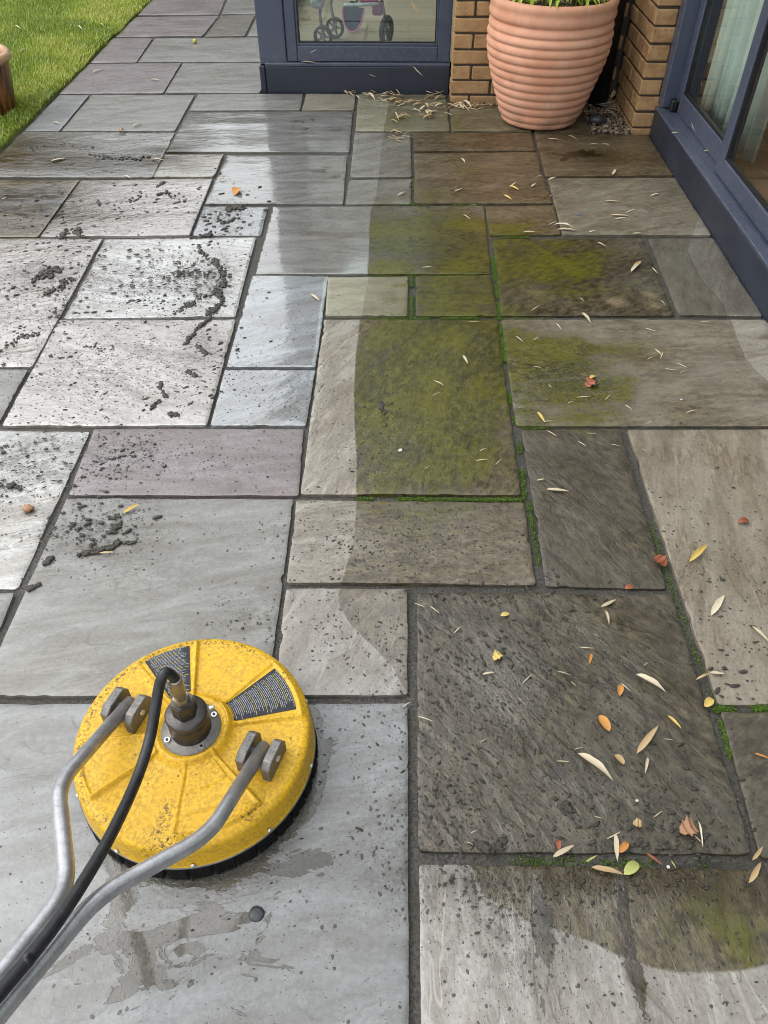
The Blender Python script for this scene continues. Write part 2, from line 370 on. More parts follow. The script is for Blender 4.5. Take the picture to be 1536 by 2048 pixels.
def mat_glazed():
    s = NT('brown_salt_glaze'); p = s.obj()
    a = s.noise(s.vm('MULTIPLY', p, (30, 30, 4)), 1.0, 5)
    c = s.mix(s.mr(a, .35, .65), (.05, .018, .006, 1), (.26, .10, .025, 1))
    zz = s.n('ShaderNodeSeparateXYZ', {'Vector': p}).outputs[2]
    c = s.mix(s.mr(zz, .225, .25), c, (.50, .30, .17, 1))
    return s.pbr(Base_Color=c, Roughness=.3)
def mat_yellow():
    s = NT('scuffed_yellow_plastic'); p = s.obj(); dmask = s.at('grime')
    n1 = s.noise(p, 22, 7, .65); n2 = s.noise(p, 160, 6, .7); n3 = s.noise(p, 150, 5, .75, .5)
    c = s.mix(s.mr(n1, .3, .7), (.70, .40, .006, 1), (.78, .47, .010, 1))
    gr = s.m('MULTIPLY', s.mr(n2, .40, .60), s.mr(n1, .30, .52))
    c = s.mix(s.m('MULTIPLY', gr, .60), c, (.36, .19, .028, 1))
    c = s.mix(s.m('MULTIPLY', dmask, s.mr(n3, .50, .58)), c, (.035, .026, .010, 1))
    v = s.n('ShaderNodeTexVoronoi', {'Vector': p, 'Scale': 120.0})
    on = s.m('LESS_THAN', s.n('ShaderNodeSeparateColor', {'Color': v.outputs['Color']}).outputs[0], s.m('ADD', .03, s.m('MULTIPLY', dmask, .22)))
    c = s.mix(s.m('MULTIPLY', on, s.mr(v.outputs['Distance'], .1, .3, .9, 0)), c, (.03, .022, .010, 1))
    return s.pbr(Base_Color=c, Roughness=s.mr(n2, .35, .65, .38, .6), Normal=s.bump(s.m('ADD', n1, s.m('MULTIPLY', n2, .25)), .0014, .5))
def mat_label():
    # print: rows of tiny text (white), a few yellow headings, in the label's own radial frame
    s = NT('printed_warning_label')
    uv = s.n('ShaderNodeUVMap', uv_map='UVMap').outputs[0]
    xy = s.n('ShaderNodeSeparateXYZ', {'Vector': uv}).outputs
    rows = 34.0
    rv = s.m('MULTIPLY', xy[1], rows); ri = s.m('FLOOR', rv); rf = s.m('FRACT', rv)
    inrow = s.m('MULTIPLY', s.mr(rf, .22, .32), s.mr(rf, .62, .72, 1, 0))
    lv = s.n('ShaderNodeCombineXYZ', {'X': s.m('MULTIPLY', xy[0], 46.0), 'Y': s.m('MULTIPLY', ri, 7.31)}).outputs[0]
    letters = s.mr(s.noise(lv, 1.0, 3, .7), .42, .50)
    wr = s.n('ShaderNodeTexWhiteNoise', {'W': ri}, noise_dimensions='1D').outputs[0]
    x0 = s.mr(wr, 0, 1, .04, .12, False); x1 = s.mr(wr, 0, 1, .97, .72, False)
    span = s.m('MULTIPLY', s.m('GREATER_THAN', xy[0], x0), s.m('LESS_THAN', xy[0], x1))
    txt = s.m('MULTIPLY', s.m('MULTIPLY', inrow, letters), span)
    head = s.m('LESS_THAN', s.m('FRACT', s.m('MULTIPLY', ri, .1667)), .12)
    tc = s.mix(head, (.36, .38, .40, 1), (.48, .38, .07, 1))
    n1 = s.noise(s.obj(), 60, 6, .7)
    base = s.mix(s.mr(n1, .3, .7), (.017, .018, .023, 1), (.030, .032, .039, 1))
    c = s.mix(s.m('MULTIPLY', txt, .9), base, tc)
    c = s.mix(s.mr(n1, .64, .70, 0, .7), c, (.17, .15, .12, 1))
    return s.pbr(Base_Color=c, Roughness=.5, Specular_IOR_Level=.3)
def mat_leaf(name, c0, c1, spot=(.12, .06, .02), sp=.62):
    s = NT(name); p = s.obj(); oi = s.n('ShaderNodeObjectInfo').outputs['Random']
    a = s.noise(s.vm('MULTIPLY', p, (25, 160, 30)), 1.0, 4); b = s.noise(s.vm('ADD', p, s.n('ShaderNodeCombineXYZ', {'X': oi, 'Y': oi}).outputs[0]), 170, 4, .6)
    c = s.mix(s.m('ADD', s.m('MULTIPLY', oi, .6), s.m('MULTIPLY', a, .4)), c0, c1)
    c = s.mix(s.mr(b, sp, sp + .08, 0, .8), c, spot)
    return s.pbr(Base_Color=c, Roughness=.5, Normal=s.bump(a, .001, .5))
def mat_lawn():
    s = NT('lawn_thatch'); p = s.gen_pos()
    a = s.noise(p, 4, 6); b = s.noise(p, 120, 5, .7)
    c = s.mix(s.mr(a, .35, .65), (.11, .16, .02, 1), (.18, .22, .04, 1))
    c = s.mix(s.mr(b, .5, .7), c, (.05, .055, .012, 1))
    return s.pbr(Base_Color=c, Roughness=.9, Normal=s.bump(b, .02, .8))
def mat_grass():
    s = NT('grass_blades'); t = s.at('tone')
    r = s.n('ShaderNodeValToRGB', {'Fac': t}); cr = r.color_ramp
    cr.elements[0].position = 0; cr.elements[0].color = (.13, .20, .014, 1)
    cr.elements[1].position = .55; cr.elements[1].color = (.36, .45, .045, 1)
    e = cr.elements.new(.8); e.color = (.48, .50, .09, 1)
    e = cr.elements.new(1.0); e.color = (.52, .44, .19, 1)
    d = s.n('ShaderNodeBsdfDiffuse', {'Color': r.outputs[0]}); tl = s.n('ShaderNodeBsdfTranslucent', {'Color': r.outputs[0]})
    g = s.n('ShaderNodeBsdfGlossy', {'Roughness': .35, 'Color': (.8, .85, .8, 1)})
    m1 = s.n('ShaderNodeMixShader', {0: .35}); s.t.links.new(d.outputs[0], m1.inputs[1]); s.t.links.new(tl.outputs[0], m1.inputs[2])
    m2 = s.n('ShaderNodeMixShader', {0: .06}); s.t.links.new(m1.outputs[0], m2.inputs[1]); s.t.links.new(g.outputs[0], m2.inputs[2])
    s.t.links.new(m2.outputs[0], s.out.inputs[0]); return s.mat
def mat_steel(name, c, rough, dirt=.5):
    s = NT(name); p = s.obj()
    n1 = s.noise(p, 35, 6, .65); n2 = s.noise(p, 220, 4, .7)
    cc = s.mix(s.mr(n1, .35, .65), tuple(x * .72 for x in c), c)
    cc = s.mix(s.mr(n2, .55, .72, 0, dirt), cc, (.05, .045, .04, 1))
    return s.pbr(Base_Color=cc, Metallic=.75, Roughness=s.mr(n2, .3, .7, rough * .8, rough * 1.3), Normal=s.bump(n2, .0006, .4))
def mat_gravel():
    s = NT('mixed_gravel'); t = s.at('tone'); p = s.gen_pos()
    r = s.n('ShaderNodeValToRGB', {'Fac': t}); cr = r.color_ramp
    cr.elements[0].color = (.055, .05, .045, 1); cr.elements[1].color = (.42, .36, .29, 1)
    e = cr.elements.new(.4); e.color = (.20, .15, .11, 1)
    e = cr.elements.new(.7); e.color = (.30, .20, .12, 1)
    n = s.noise(p, 300, 4)
    return s.pbr(Base_Color=s.mix(s.mr(n, .4, .7, 0, .4), r.outputs[0], (.08, .07, .06, 1)), Roughness=.6, Normal=s.bump(n, .001, .5))
def mat_planks(name, c0, c1, wid, along_y):
    s = NT(name); p = s.gen_pos()
    if not along_y: p = s.n('ShaderNodeMapping', {'Vector': p, 'Rotation': (0, 0, math.pi / 2)}).outputs[0]
    xs = s.n('ShaderNodeSeparateXYZ', {'Vector': p}).outputs
    fl = s.m('FLOOR', s.m('DIVIDE', xs[0], wid)); fr = s.m('FRACT', s.m('DIVIDE', xs[0], wid))
    rn = s.n('ShaderNodeTexWhiteNoise', {'W': fl}, noise_dimensions='1D').outputs[0]
    g = s.noise(s.vm('MULTIPLY', p, (60, 4, 1)), 1.0, 6, .6, .5)
    c = s.mix(s.m('ADD', s.m('MULTIPLY', rn, .5), s.m('MULTIPLY', g, .5)), c0, c1)
    c = s.mix(s.m('LESS_THAN', fr, .03), c, tuple(x * .4 for x in c0[:3]) + (1,))
    return s.pbr(Base_Color=c, Roughness=.4)
M = {}
M['stone'] = mat_sandstone(); M['mortar'] = mat_mortar(); M['brick'] = mat_brick(); M['upper_brick'] = mat_upper_brick()
M['brick_joint'] = simple('dark_brick_pointing', (.062, .050, .042), .9, vscale=120, bumps=.6)
M['glass'] = mat_glass(); M['frame'] = mat_frame(); M['sill'] = mat_sill(); M['terracotta'] = mat_terracotta(); M['glaze'] = mat_glazed()
M['yellow'] = mat_yellow(); M['label'] = mat_label()
M['tube'] = mat_steel('galvanised_tube', (.56, .56, .58, 1), .36, .45); M['cast'] = mat_steel('cast_alloy', (.25, .24, .225, 1), .55, .6)
M['hubmetal'] = mat_steel('dark_machined_steel', (.11, .10, .095, 1), .38, .7); M['bright'] = mat_steel('bright_screw', (.75, .74, .72, 1), .28, .2)
M['fitting'] = mat_steel('zinc_fitting', (.40, .36, .27, 1), .38, .5)
M['rubber'] = simple('black_hose_rubber', (.018, .018, .020), .42, var=.3, vscale=60, dirt=(.06, .055, .05, 1), dlo=.55, dhi=.8)
M['bristle'] = simple('black_bristle', (.005, .005, .005), .6, vscale=300, bumps=.8, spec=.15)
M['black'] = simple('black_plastic_pipe', (.008, .008, .009), .5, vscale=30)
M['mud'] = simple('wet_mud', (.052, .048, .037), .42, var=.4, vscale=200, bumps=.8, bdist=.003)
M['soil'] = simple('dark_soil', (.035, .026, .017), .9, vscale=60, bumps=1.0, bdist=.02)
M['lawn'] = mat_lawn(); M['grass'] = mat_grass(); M['gravel'] = mat_gravel()
M['moss'] = simple('joint_moss', (.085, .16, .010), .9, var=.7, vscale=250, bumps=1.0, bdist=.003)
M['pale'] = mat_leaf('pale_dry_bamboo', (.44, .35, .22, 1), (.63, .55, .40, 1), (.22, .16, .09), .60)
M['tan'] = mat_leaf('tan_dry_bamboo', (.40, .26, .12, 1), (.55, .42, .24, 1), (.16, .10, .05), .58)
M['yellowleaf'] = mat_leaf('yellow_leaf', (.52, .35, .07, 1), (.62, .48, .15, 1), (.25, .13, .02))
M['orange'] = mat_leaf('orange_leaf', (.46, .18, .035, 1), (.56, .27, .06, 1), (.20, .06, .02), .58)
M['red'] = mat_leaf('red_brown_leaf', (.22, .055, .022, 1), (.34, .11, .045, 1), (.08, .02, .01))
M['brownleaf'] = mat_leaf('brown_crumpled_leaf', (.26, .13, .065, 1), (.40, .22, .12, 1), (.10, .05, .02))
M['lime'] = mat_leaf('lime_green_leaf', (.32, .34, .08, 1), (.42, .42, .15, 1), (.2, .2, .03))
M['green'] = mat_leaf('bamboo_green', (.24, .40, .03, 1), (.52, .62, .09, 1), (.45, .40, .08), .66)
M['straw'] = mat_leaf('pale_straw', (.55, .46, .30, 1), (.75, .68, .50, 1), (.35, .25, .14), .70)
M['white'] = simple('white_scrap', (.55, .54, .50), .6, var=.08)
M['blue'] = simple('blue_scrap', (.10, .16, .55), .5, var=.2)
M['pebble'] = simple('dark_pebble', (.045, .048, .055), .3, vscale=80)
M['applegreen'] = simple('small_yellow_fruit', (.55, .50, .05), .35, vscale=60)
M['plaster'] = simple('white_plaster', (.72, .71, .68), .8, var=.05)
M['curtain'] = simple('pale_green_curtain', (.62, .68, .63), .9, var=.06, vscale=20)
M['render'] = simple('pale_ceiling', (.7, .7, .68), .9, var=.04)
M['roof'] = simple('grey_roof_felt', (.10, .10, .105), .9, vscale=30)
M['floor_l'] = mat_planks('beige_floor_boards', (.30, .23, .15, 1), (.40, .32, .22, 1), .16, False)
M['floor_r'] = mat_planks('brown_floor_boards', (.16, .075, .035, 1), (.28, .14, .07, 1), .12, True)
M['navy'] = simple('navy_fabric', (.045, .055, .11), .85, vscale=200)
M['pink'] = simple('pink_fabric', (.62, .20, .36), .8, vscale=200)
M['darkpink'] = simple('plum_fabric', (.20, .05, .13), .8, vscale=150)
M['greyplastic'] = simple('grey_plastic', (.16, .17, .18), .4)
M['palegreyplastic'] = simple('pale_grey_plastic', (.42, .46, .46), .4)

# ------------------------------------------------------------------ ground and lawn
gm = mesh_np('ground', [(-120, -120, -.09), (120, -120, -.09), (120, 120, -.09), (-120, 120, -.09)], [(0, 1, 2, 3)], False)
tag(link('ground', gm, M['soil']), kind='structure')
LX = -1.95
def lawn_edge(y): return LX - .012 + .022 * (fbm(np.asarray(y) * 7, np.asarray(y) * 0, 5, 4) - .5) * 2
nx, ny = 80, 120
gx = np.linspace(0, 1, nx); gy = np.linspace(-1.0, 12, ny)
V = []
for y in gy:
    e = float(lawn_edge(y))
    for k, u in enumerate(gx):
        x = e - u * u * 11.0
        z = .004 + .012 * float(vn(x * 3, y * 3, 2)) - (.05 if k == 0 else 0)
        V.append((x, y, z))
F = [(j * nx + i, (j + 1) * nx + i, (j + 1) * nx + i + 1, j * nx + i + 1) for j in range(ny - 1) for i in range(nx - 1)]
tag(link('lawn', mesh_np('lawn', V, F), M['lawn']), kind='structure')

# tall garden hedge beyond the lawn, outside the frame but mirrored in the wet stone
def hedge(x0, x1, y0, y1, h, seed):
    V, F = ICO_L; r = np.random.default_rng(seed); n = int(((x1 - x0) + (y1 - y0)) * 520); Vs = []; Fs = []
    side = r.random(n); px = r.uniform(x0, x1, n); py = r.uniform(y0, y1, n); pz = r.uniform(0, 1, n) ** .8 * (h + 1.6 * np.exp(-((px + 2.6) / 2.4) ** 2)) * (.86 + .14 * fbm(px * 1.3, py * 1.3, seed, 3) * 2)
    for i in range(n):
        a = r.uniform(0, 6.3); t = r.uniform(-1, 1); L = r.uniform(.10, .22); d = np.array([math.cos(a), math.sin(a), t * .7]) * L; e = np.array([-math.sin(a), math.cos(a), r.uniform(-.6, .6)]) * L * .45; p = np.array([px[i], py[i], pz[i]])
        Vs += [p - d, p + e, p + d, p - e]; Fs.append((4 * i, 4 * i + 1, 4 * i + 2, 4 * i + 3))
    return mesh_np('foliage', np.array(Vs), Fs, False)
ICO_L = (None, None)
hedge_mat = simple('hedge_interior', (.02, .03, .008), .9)
hg = tag(empty('garden_hedge', (-5, 13.2, 0)), 'tall dark green hedge beyond the far end of the lawn', 'hedge')
hcore = link('stem_core', box_me('stem_core', -11, 4.3, -.35, .35, -.05, 2.7, .2, 3), hedge_mat, hg)
link('stem_core', box_me('stem_core', -5.2, 0, -.3, .3, 2.71, 4.1, .5, 3), hedge_mat, hg)
link('foliage', hedge(-11.2, 4.4, -.55, .55, 3.1, 3), simple('hedge_leaf', (.045, .075, .016), .5, var=.5, vscale=9), hg)
# ------------------------------------------------------------------ patio slabs
T = dict(paleblue=(.34, .358, .368), grey=(.262, .258, .238), blue=(.258, .268, .266), pink=(.49, .455, .43), white=(.54, .54, .52), purple=(.262, .225, .228),
         tan=(.36, .315, .25), warm=(.335, .305, .250), dark=(.205, .190, .160), yellow=(.34, .325, .235), buff=(.40, .378, .342), brown=(.285, .235, .165))
# name: corners TL TR BR BL (metres on the ground: x right, y away from the camera), tint, bedding angle (deg), wetness, relief (mm)
SL = {
 'S1': [(-0.855, 0.838), (0.033, 0.854), (0.033, 0.252), (-0.855, 0.245), 'blue', 12, 0.55, 2],
 'S2': [(-0.862, 1.454), (-0.265, 1.463), (-0.259, 0.868), (-0.861, 0.856), 'grey', 14, 0.45, 2],
 'S3': [(-1.460, 1.730), (-0.884, 1.735), (-0.884, 1.148), (-1.460, 1.140), 'white', 25, 0.75, 5],
 'S3b': [(-1.460, 1.122), (-0.886, 1.133), (-0.872, 0.856), (-1.460, 0.858), 'grey', 10, 0.6, 3],
 'S4': [(-0.873, 1.747), (-0.265, 1.760), (-0.252, 1.476), (-0.862, 1.466), 'purple', 5, 0.5, 2],
 'S5': [(-1.165, 2.344), (-0.556, 2.358), (-0.549, 1.769), (-1.147, 1.756), 'pink', -18, .88, 4.5],
 'S6': [(-1.180, 2.971), (-0.571, 2.991), (-0.560, 2.375), (-1.153, 2.351), 'white', -12, .9, 4.5],
 'S7': [(-1.785, 2.960), (-1.190, 2.966), (-1.163, 2.058), (-1.765, 2.050), 'pink', 20, .88, 5],
 'S7b': [(-1.770, 2.033), (-1.169, 2.041), (-1.162, 1.760), (-1.770, 1.752), 'grey', 5, 0.7, 3],
 'S8': [(-0.541, 2.674), (-0.255, 2.667), (-0.255, 2.071), (-0.540, 2.069), 'paleblue', 24, 1.0, 1.6],
 'S9': [(-0.542, 2.052), (-0.255, 2.055), (-0.259, 1.771), (-0.537, 1.766), 'paleblue', 40, .95, 2.5],
 'S10': [(-0.256, 2.663), (0.043, 2.672), (0.040, 2.389), (-0.246, 2.384), 'yellow', 10, 0.4, 3],
 'S11': [(0.071, 2.673), (0.353, 2.685), (0.355, 2.394), (0.071, 2.389), 'dark', 0, 0.4, 2.5],
 'S12': [(-0.537, 3.285), (0.373, 3.311), (0.356, 2.701), (-0.531, 2.682), 'grey', 3, 1.0, 1.8],
 'S13': [(-0.249, 2.360), (0.352, 2.374), (0.335, 1.485), (-0.247, 1.480), 'warm', 62, 0.6, 4],
 'S14': [(-0.255, 1.453), (0.341, 1.460), (0.338, 1.178), (-0.251, 1.175), 'warm', 8, 0.55, 4],
 'S15': [(-0.251, 1.157), (0.034, 1.160), (0.034, 0.874), (-0.243, 0.870), 'buff', 62, 0.5, 3],
 'S16': [(0.058, 1.150), (0.652, 1.154), (0.647, 0.560), (0.051, 0.554), 'dark', -52, 0.6, 5],
 'S17': [(0.053, 0.532), (0.662, 0.534), (0.660, -0.060), (0.052, -0.065), 'buff', -82, 0.55, 4],
 'S17r': [(0.685, 0.536), (1.270, 0.540), (1.270, -0.060), (0.680, -0.060), 'tan', 10, 0.4, 3],
 'S18': [(0.367, 1.757), (0.652, 1.769), (0.644, 1.171), (0.362, 1.176), 'dark', -58, 0.65, 3.5],
 'S19': [(0.674, 1.769), (1.272, 1.780), (1.272, 0.875), (0.676, 0.863), 'tan', 80, 0.35, 3],
 'S20': [(0.675, 0.845), (1.272, 0.850), (1.272, 0.560), (0.661, 0.552), 'dark', 30, 0.5, 3.5],
 'S21': [(0.365, 2.371), (1.279, 2.388), (1.279, 1.797), (0.353, 1.782), 'warm', 6, 0.45, 3],
 'S22': [(0.387, 2.994), (0.989, 3.005), (0.971, 2.412), (0.366, 2.398), 'dark', 35, 0.55, 3.5],
 'S23': [(1.015, 3.005), (1.279, 3.020), (1.279, 2.412), (0.987, 2.412), 'dark', 70, 0.6, 2],
 'S24': [(0.381, 3.301), (0.678, 3.316), (0.667, 3.035), (0.376, 3.026), 'brown', 10, 0.5, 2.5],
 'S25': [(0.692, 3.618), (1.279, 3.630), (1.279, 3.040), (0.673, 3.031), 'warm', 18, 0.6, 3],
 'S26': [(0.702, 4.191), (1.279, 4.193), (1.279, 3.660), (0.683, 3.636), 'brown', 5, 0.6, 3],
 'S26b': [(0.735, 4.620), (1.000, 4.620), (1.000, 4.215), (0.705, 4.215), 'brown', 5, 0.4, 2],
 'S27': [(0.078, 3.911), (0.677, 3.941), (0.674, 3.337), (0.074, 3.327), 'brown', 4, 0.5, 2.5],
 'S28': [(0.078, 4.195), (0.687, 4.213), (0.677, 3.961), (0.078, 3.938), 'brown', 2, 0.5, 2.5],
 'S29': [(-0.232, 4.820), (0.268, 4.820), (0.268, 4.228), (-0.222, 4.219), 'yellow', 3, 0.5, 2],
 'S30': [(-0.225, 4.190), (0.063, 4.195), (0.064, 3.619), (-0.220, 3.608), 'grey', 28, 0.6, 2.5],
 'S31': [(-0.224, 3.585), (0.063, 3.596), (0.059, 3.326), (-0.226, 3.321), 'grey', 30, 0.6, 2.5],
 'S32': [(-0.833, 3.875), (-0.249, 3.892), (-0.237, 3.321), (-0.838, 3.305), 'grey', 12, .95, 2.2],
 'S33': [(-0.530, 4.825), (-0.248, 4.825), (-0.244, 4.554), (-0.529, 4.541), 'warm', 5, .38, 2],
 'S34': [(-1.150, 4.800), (-0.550, 4.825), (-0.540, 4.541), (-1.146, 4.522), 'grey', 6, .38, 2],
 'S35': [(-1.144, 4.498), (-0.251, 4.521), (-0.241, 3.925), (-1.141, 3.910), 'grey', 4, .95, 2.2],
 'S36': [(-1.138, 3.877), (-0.851, 3.882), (-0.848, 3.603), (-1.130, 3.598), 'warm', 8, 0.85, 2.5],
 'S37': [(-1.454, 3.563), (-0.852, 3.585), (-0.843, 3.000), (-1.447, 2.980), 'pink', 15, 0.85, 5],
 'S38': [(-0.836, 3.285), (-0.559, 3.284), (-0.555, 3.009), (-0.834, 3.000), 'paleblue', 30, .9, 2.5],
 'S39': [(-1.940, 3.552), (-1.463, 3.563), (-1.457, 2.980), (-1.940, 2.972), 'brown', 5, .7, 3],
 'S40': [(-1.937, 4.175), (-1.155, 4.188), (-1.133, 3.592), (-1.940, 3.580), 'grey', 6, .7, 4],
 'S41': [(-1.754, 4.778), (-1.168, 4.788), (-1.160, 4.210), (-1.746, 4.200), 'grey', 10, .38, 2],
 'S42': [(-1.940, 4.775), (-1.771, 4.778), (-1.756, 4.192), (-1.937, 4.190), 'blue', 20, .38, 2],
 'S43': [(-1.948, 5.387), (-1.375, 5.419), (-1.356, 4.821), (-1.951, 4.802), 'purple', 20, .38, 2],
 'S44': [(-1.360, 5.409), (-0.800, 5.435), (-0.800, 4.832), (-1.344, 4.822), 'grey', 15, .38, 2],
 'S45': [(-1.959, 5.990), (-1.689, 5.995), (-1.664, 5.436), (-1.948, 5.420), 'purple', 8, .38, 2],
 'S46': [(-1.671, 6.008), (-0.800, 6.045), (-0.800, 5.460), (-1.648, 5.436), 'grey', -8, .38, 2],
 'S47': [(-1.952, 6.588), (-1.344, 6.629), (-1.359, 6.065), (-1.955, 6.029), 'purple', 4, .38, 2],
 'S48': [(-1.328, 6.644), (-1.076, 6.679), (-1.069, 6.070), (-1.339, 6.053), 'dark', 4, .38, 2],
 'S48b': [(-1.053, 6.649), (-0.800, 6.675), (-0.800, 6.070), (-1.048, 6.071), 'grey', 4, .38, 2],
 'S49': [(-1.957, 7.202), (-1.387, 7.230), (-1.348, 6.674), (-1.949, 6.633), 'purple', 12, .38, 2],
 'S50': [(-1.367, 7.230), (-0.800, 7.250), (-0.800, 6.730), (-1.332, 6.690), 'grey', 12, .38, 2],
 'S29b': [(.278, 4.580), (.725, 4.585), (.690, 4.226), (.278, 4.228), 'yellow', 3, .5, 2],
}
# ---- maps of what lies on the stone, in metres on the ground
DIRTY = np.array([G(*p) for p in [(768, 150), (776, 215), (768, 250), (762, 300), (757, 350), (750, 400), (741, 420), (738, 470), (736, 550), (727, 600), (720, 640),
    (712, 700), (707, 780), (708, 850), (712, 900), (713, 1000), (708, 1060), (700, 1100), (688, 1150), (674, 1185), (678, 1215), (700, 1250), (740, 1290),
    (775, 1325), (800, 1365), (815, 1390), (822, 1420), (826, 1715), (935, 1722), (965, 1790), (1050, 1842), (1110, 1860), (1175, 1882), (1230, 1910), (1300, 1935), (1360, 1947), (1420, 1948), (1480, 1940), (1545, 1925),
    (1900, 1850), (1800, 900), (1620, 800), (1536, 765), (1510, 740), (1490, 715), (1475, 680), (1462, 640), (1440, 600), (1420, 580), (1395, 545), (1375, 500), (1400, 420), (1380, 350), (1330, 268), (1180, 180)]])
def signed(poly, X, Y):
    n = len(poly); best = np.full(X.shape, 1e9); inside = np.zeros(X.shape, bool)
    for i in range(n):
        a = poly[i]; b = poly[(i + 1) % n]; e = b - a; L = e @ e
        t = np.clip(((X - a[0]) * e[0] + (Y - a[1]) * e[1]) / L, 0, 1)
        best = np.minimum(best, (X - a[0] - t * e[0]) ** 2 + (Y - a[1] - t * e[1]) ** 2)
        c = ((a[1] > Y) != (b[1] > Y)); xi = a[0] + (Y - a[1]) / (e[1] if abs(e[1]) > 1e-9 else 1e-9) * e[0]
        inside ^= c & (X < xi)
    return np.where(inside, 1, -1) * np.sqrt(best)
def blobs(lst, X, Y):
    v = np.zeros(X.shape)
    for px, py, rx, ry, s in lst:
        g = G(px, py); v = np.maximum(v, s * np.exp(-((X - g[0]) / rx) ** 2 - ((Y - g[1]) / ry) ** 2))
    return v
ALGAE = [(850, 790, .26, .50, 1.6), (930, 700, .22, .36, 1.7), (990, 900, .12, .2, .7), (760, 900, .10, .22, .65), (900, 880, .15, .16, .8), (880, 480, .42, .26, 1.4), (950, 520, .26, .26, 1.55), (800, 530, .14, .2, 1.0),
         (910, 590, .2, .2, 1.2), (1100, 530, .30, .28, 1.0), (1040, 500, .12, .16, .6), (1080, 720, .24, .19, 1.4), (1130, 770, .24, .22, 1.0), (1200, 700, .22, .12, .55), (1060, 820, .10, .14, .8), (1130, 830, .22, .10, .5), (780, 590, .12, .12, .55),
         (780, 380, .10, .2, .45), (800, 240, .2, .15, .65), (880, 250, .25, .15, .5), (960, 330, .3, .2, .35), (860, 390, .2, .12, .5), (1400, 1870, .20, .10, .62), (1240, 1850, .12, .07, .45), (1500, 1880, .16, .1, .6), (1290, 300, .2, .15, .3), (1000, 560, .05, .1, .8), (1300, 410, .3, .3, .2), (1250, 1000, .05, .2, .2)]
MUD = [(250, 560, .30, .22, .95), (420, 560, .14, .25, 1.0), (90, 570, .35, .35, .9), (250, 730, .40, .28, .8), (390, 720, .12, .2, .8), (60, 930, .18, .22, .8), (230, 910, .18, .12, .9), (430, 920, .2, .12, .3), (200, 1060, .16, .12, .9), (480, 1230, .1, .1, .35),
       (250, 420, .35, .25, .6), (440, 430, .16, .2, .7), (880, 800, .2, .4, .3), (780, 900, .12, .2, .7), (800, 1080, .3, .14, .75), (1000, 1350, .25, .28, .95), (1200, 1600, .3, .22, .8), (900, 1650, .15, .15, .8), (1020, 1790, .12, .15, .95), (1200, 1780, .3, .1, .9), (680, 1240, .12, .12, .3), (700, 1100, .16, .12, .5),
       (1430, 1200, .2, .3, .3), (500, 1900, .5, .3, .08), (120, 1900, .2, .3, .06), (200, 330, .5, .2, .4), (560, 800, .2, .15, .3), (1150, 1000, .2, .2, .25), (770, 750, .08, .3, .55), (940, 1740, .2, .05, .9), (840, 470, .2, .15, .3)]
FILM = [(430, 1800, .18, .12, .62), (330, 1890, .16, .12, .60), (240, 1800, .035, .10, 1.0), (150, 1960, .1, .08, .5), (480, 1960, .14, .08, .48), (640, 1480, .05, .12, .55), (560, 1720, .10, .08, .55), (230, 1980, .16, .07, .5), (380, 1860, .10, .03, .75), (1100, 1150, .06, .05, .5), (1060, 1230, .2, .10, .3), (1260, 1880, .014, .10, 1.0), (1085, 1860, .02, .12, .8),
        (280, 320, .4, .15, .45), (60, 400, .35, .3, .6), (600, 250, .35, .2, .3), (1150, 310, .15, .1, .7), (640, 350, .3, .2, .35), (100, 540, .3, .3, .3), (880, 1250, .1, .1, .45)]
BROWN = [(430, 560, .08, .18, .50), (90, 545, .2, .1, .40), (260, 640, .3, .05, .15), (60, 900, .12, .1, .22), (300, 440, .3, .06, .2), (400, 690, .08, .16, .42), (210, 1080, .16, .08, .35), (180, 440, .3, .12, .35), (450, 430, .1, .12, .4), (40, 395, .36, .22, 1.3), (110, 430, .24, .16, 1.0), (0, 450, .3, .14, 1.0), (30, 320, .34, .16, 1.2), (150, 300, .14, .08, .6), (270, 322, .24, .07, 1.6), (140, 325, .34, .10, 1.2), (340, 300, .16, .05, 1.1), (60, 290, .25, .12, 1.0), (1200, 310, .17, .09, .95), (1150, 1830, .02, .12, .5), (1255, 1880, .016, .12, .9), (1085, 1850, .03, .12, .7), (1020, 1770, .10, .07, .55), (370, 335, .1, .06, .5), (1250, 1762, .40, .04, 1.1), (1480, 1770, .2, .05, .95)]  # brown silt and dirt; the lawn-side blobs also paint in a dark reflection
LICH = [(1234, 603, .035, .030, .8), (1300, 590, .028, .022, .7), (1312, 610, .03, .022, .7), (1073, 585, .03, .02, .5), (925, 580, .0, .0, 0)]
LICH = [l for l in LICH if l[2] > 0]

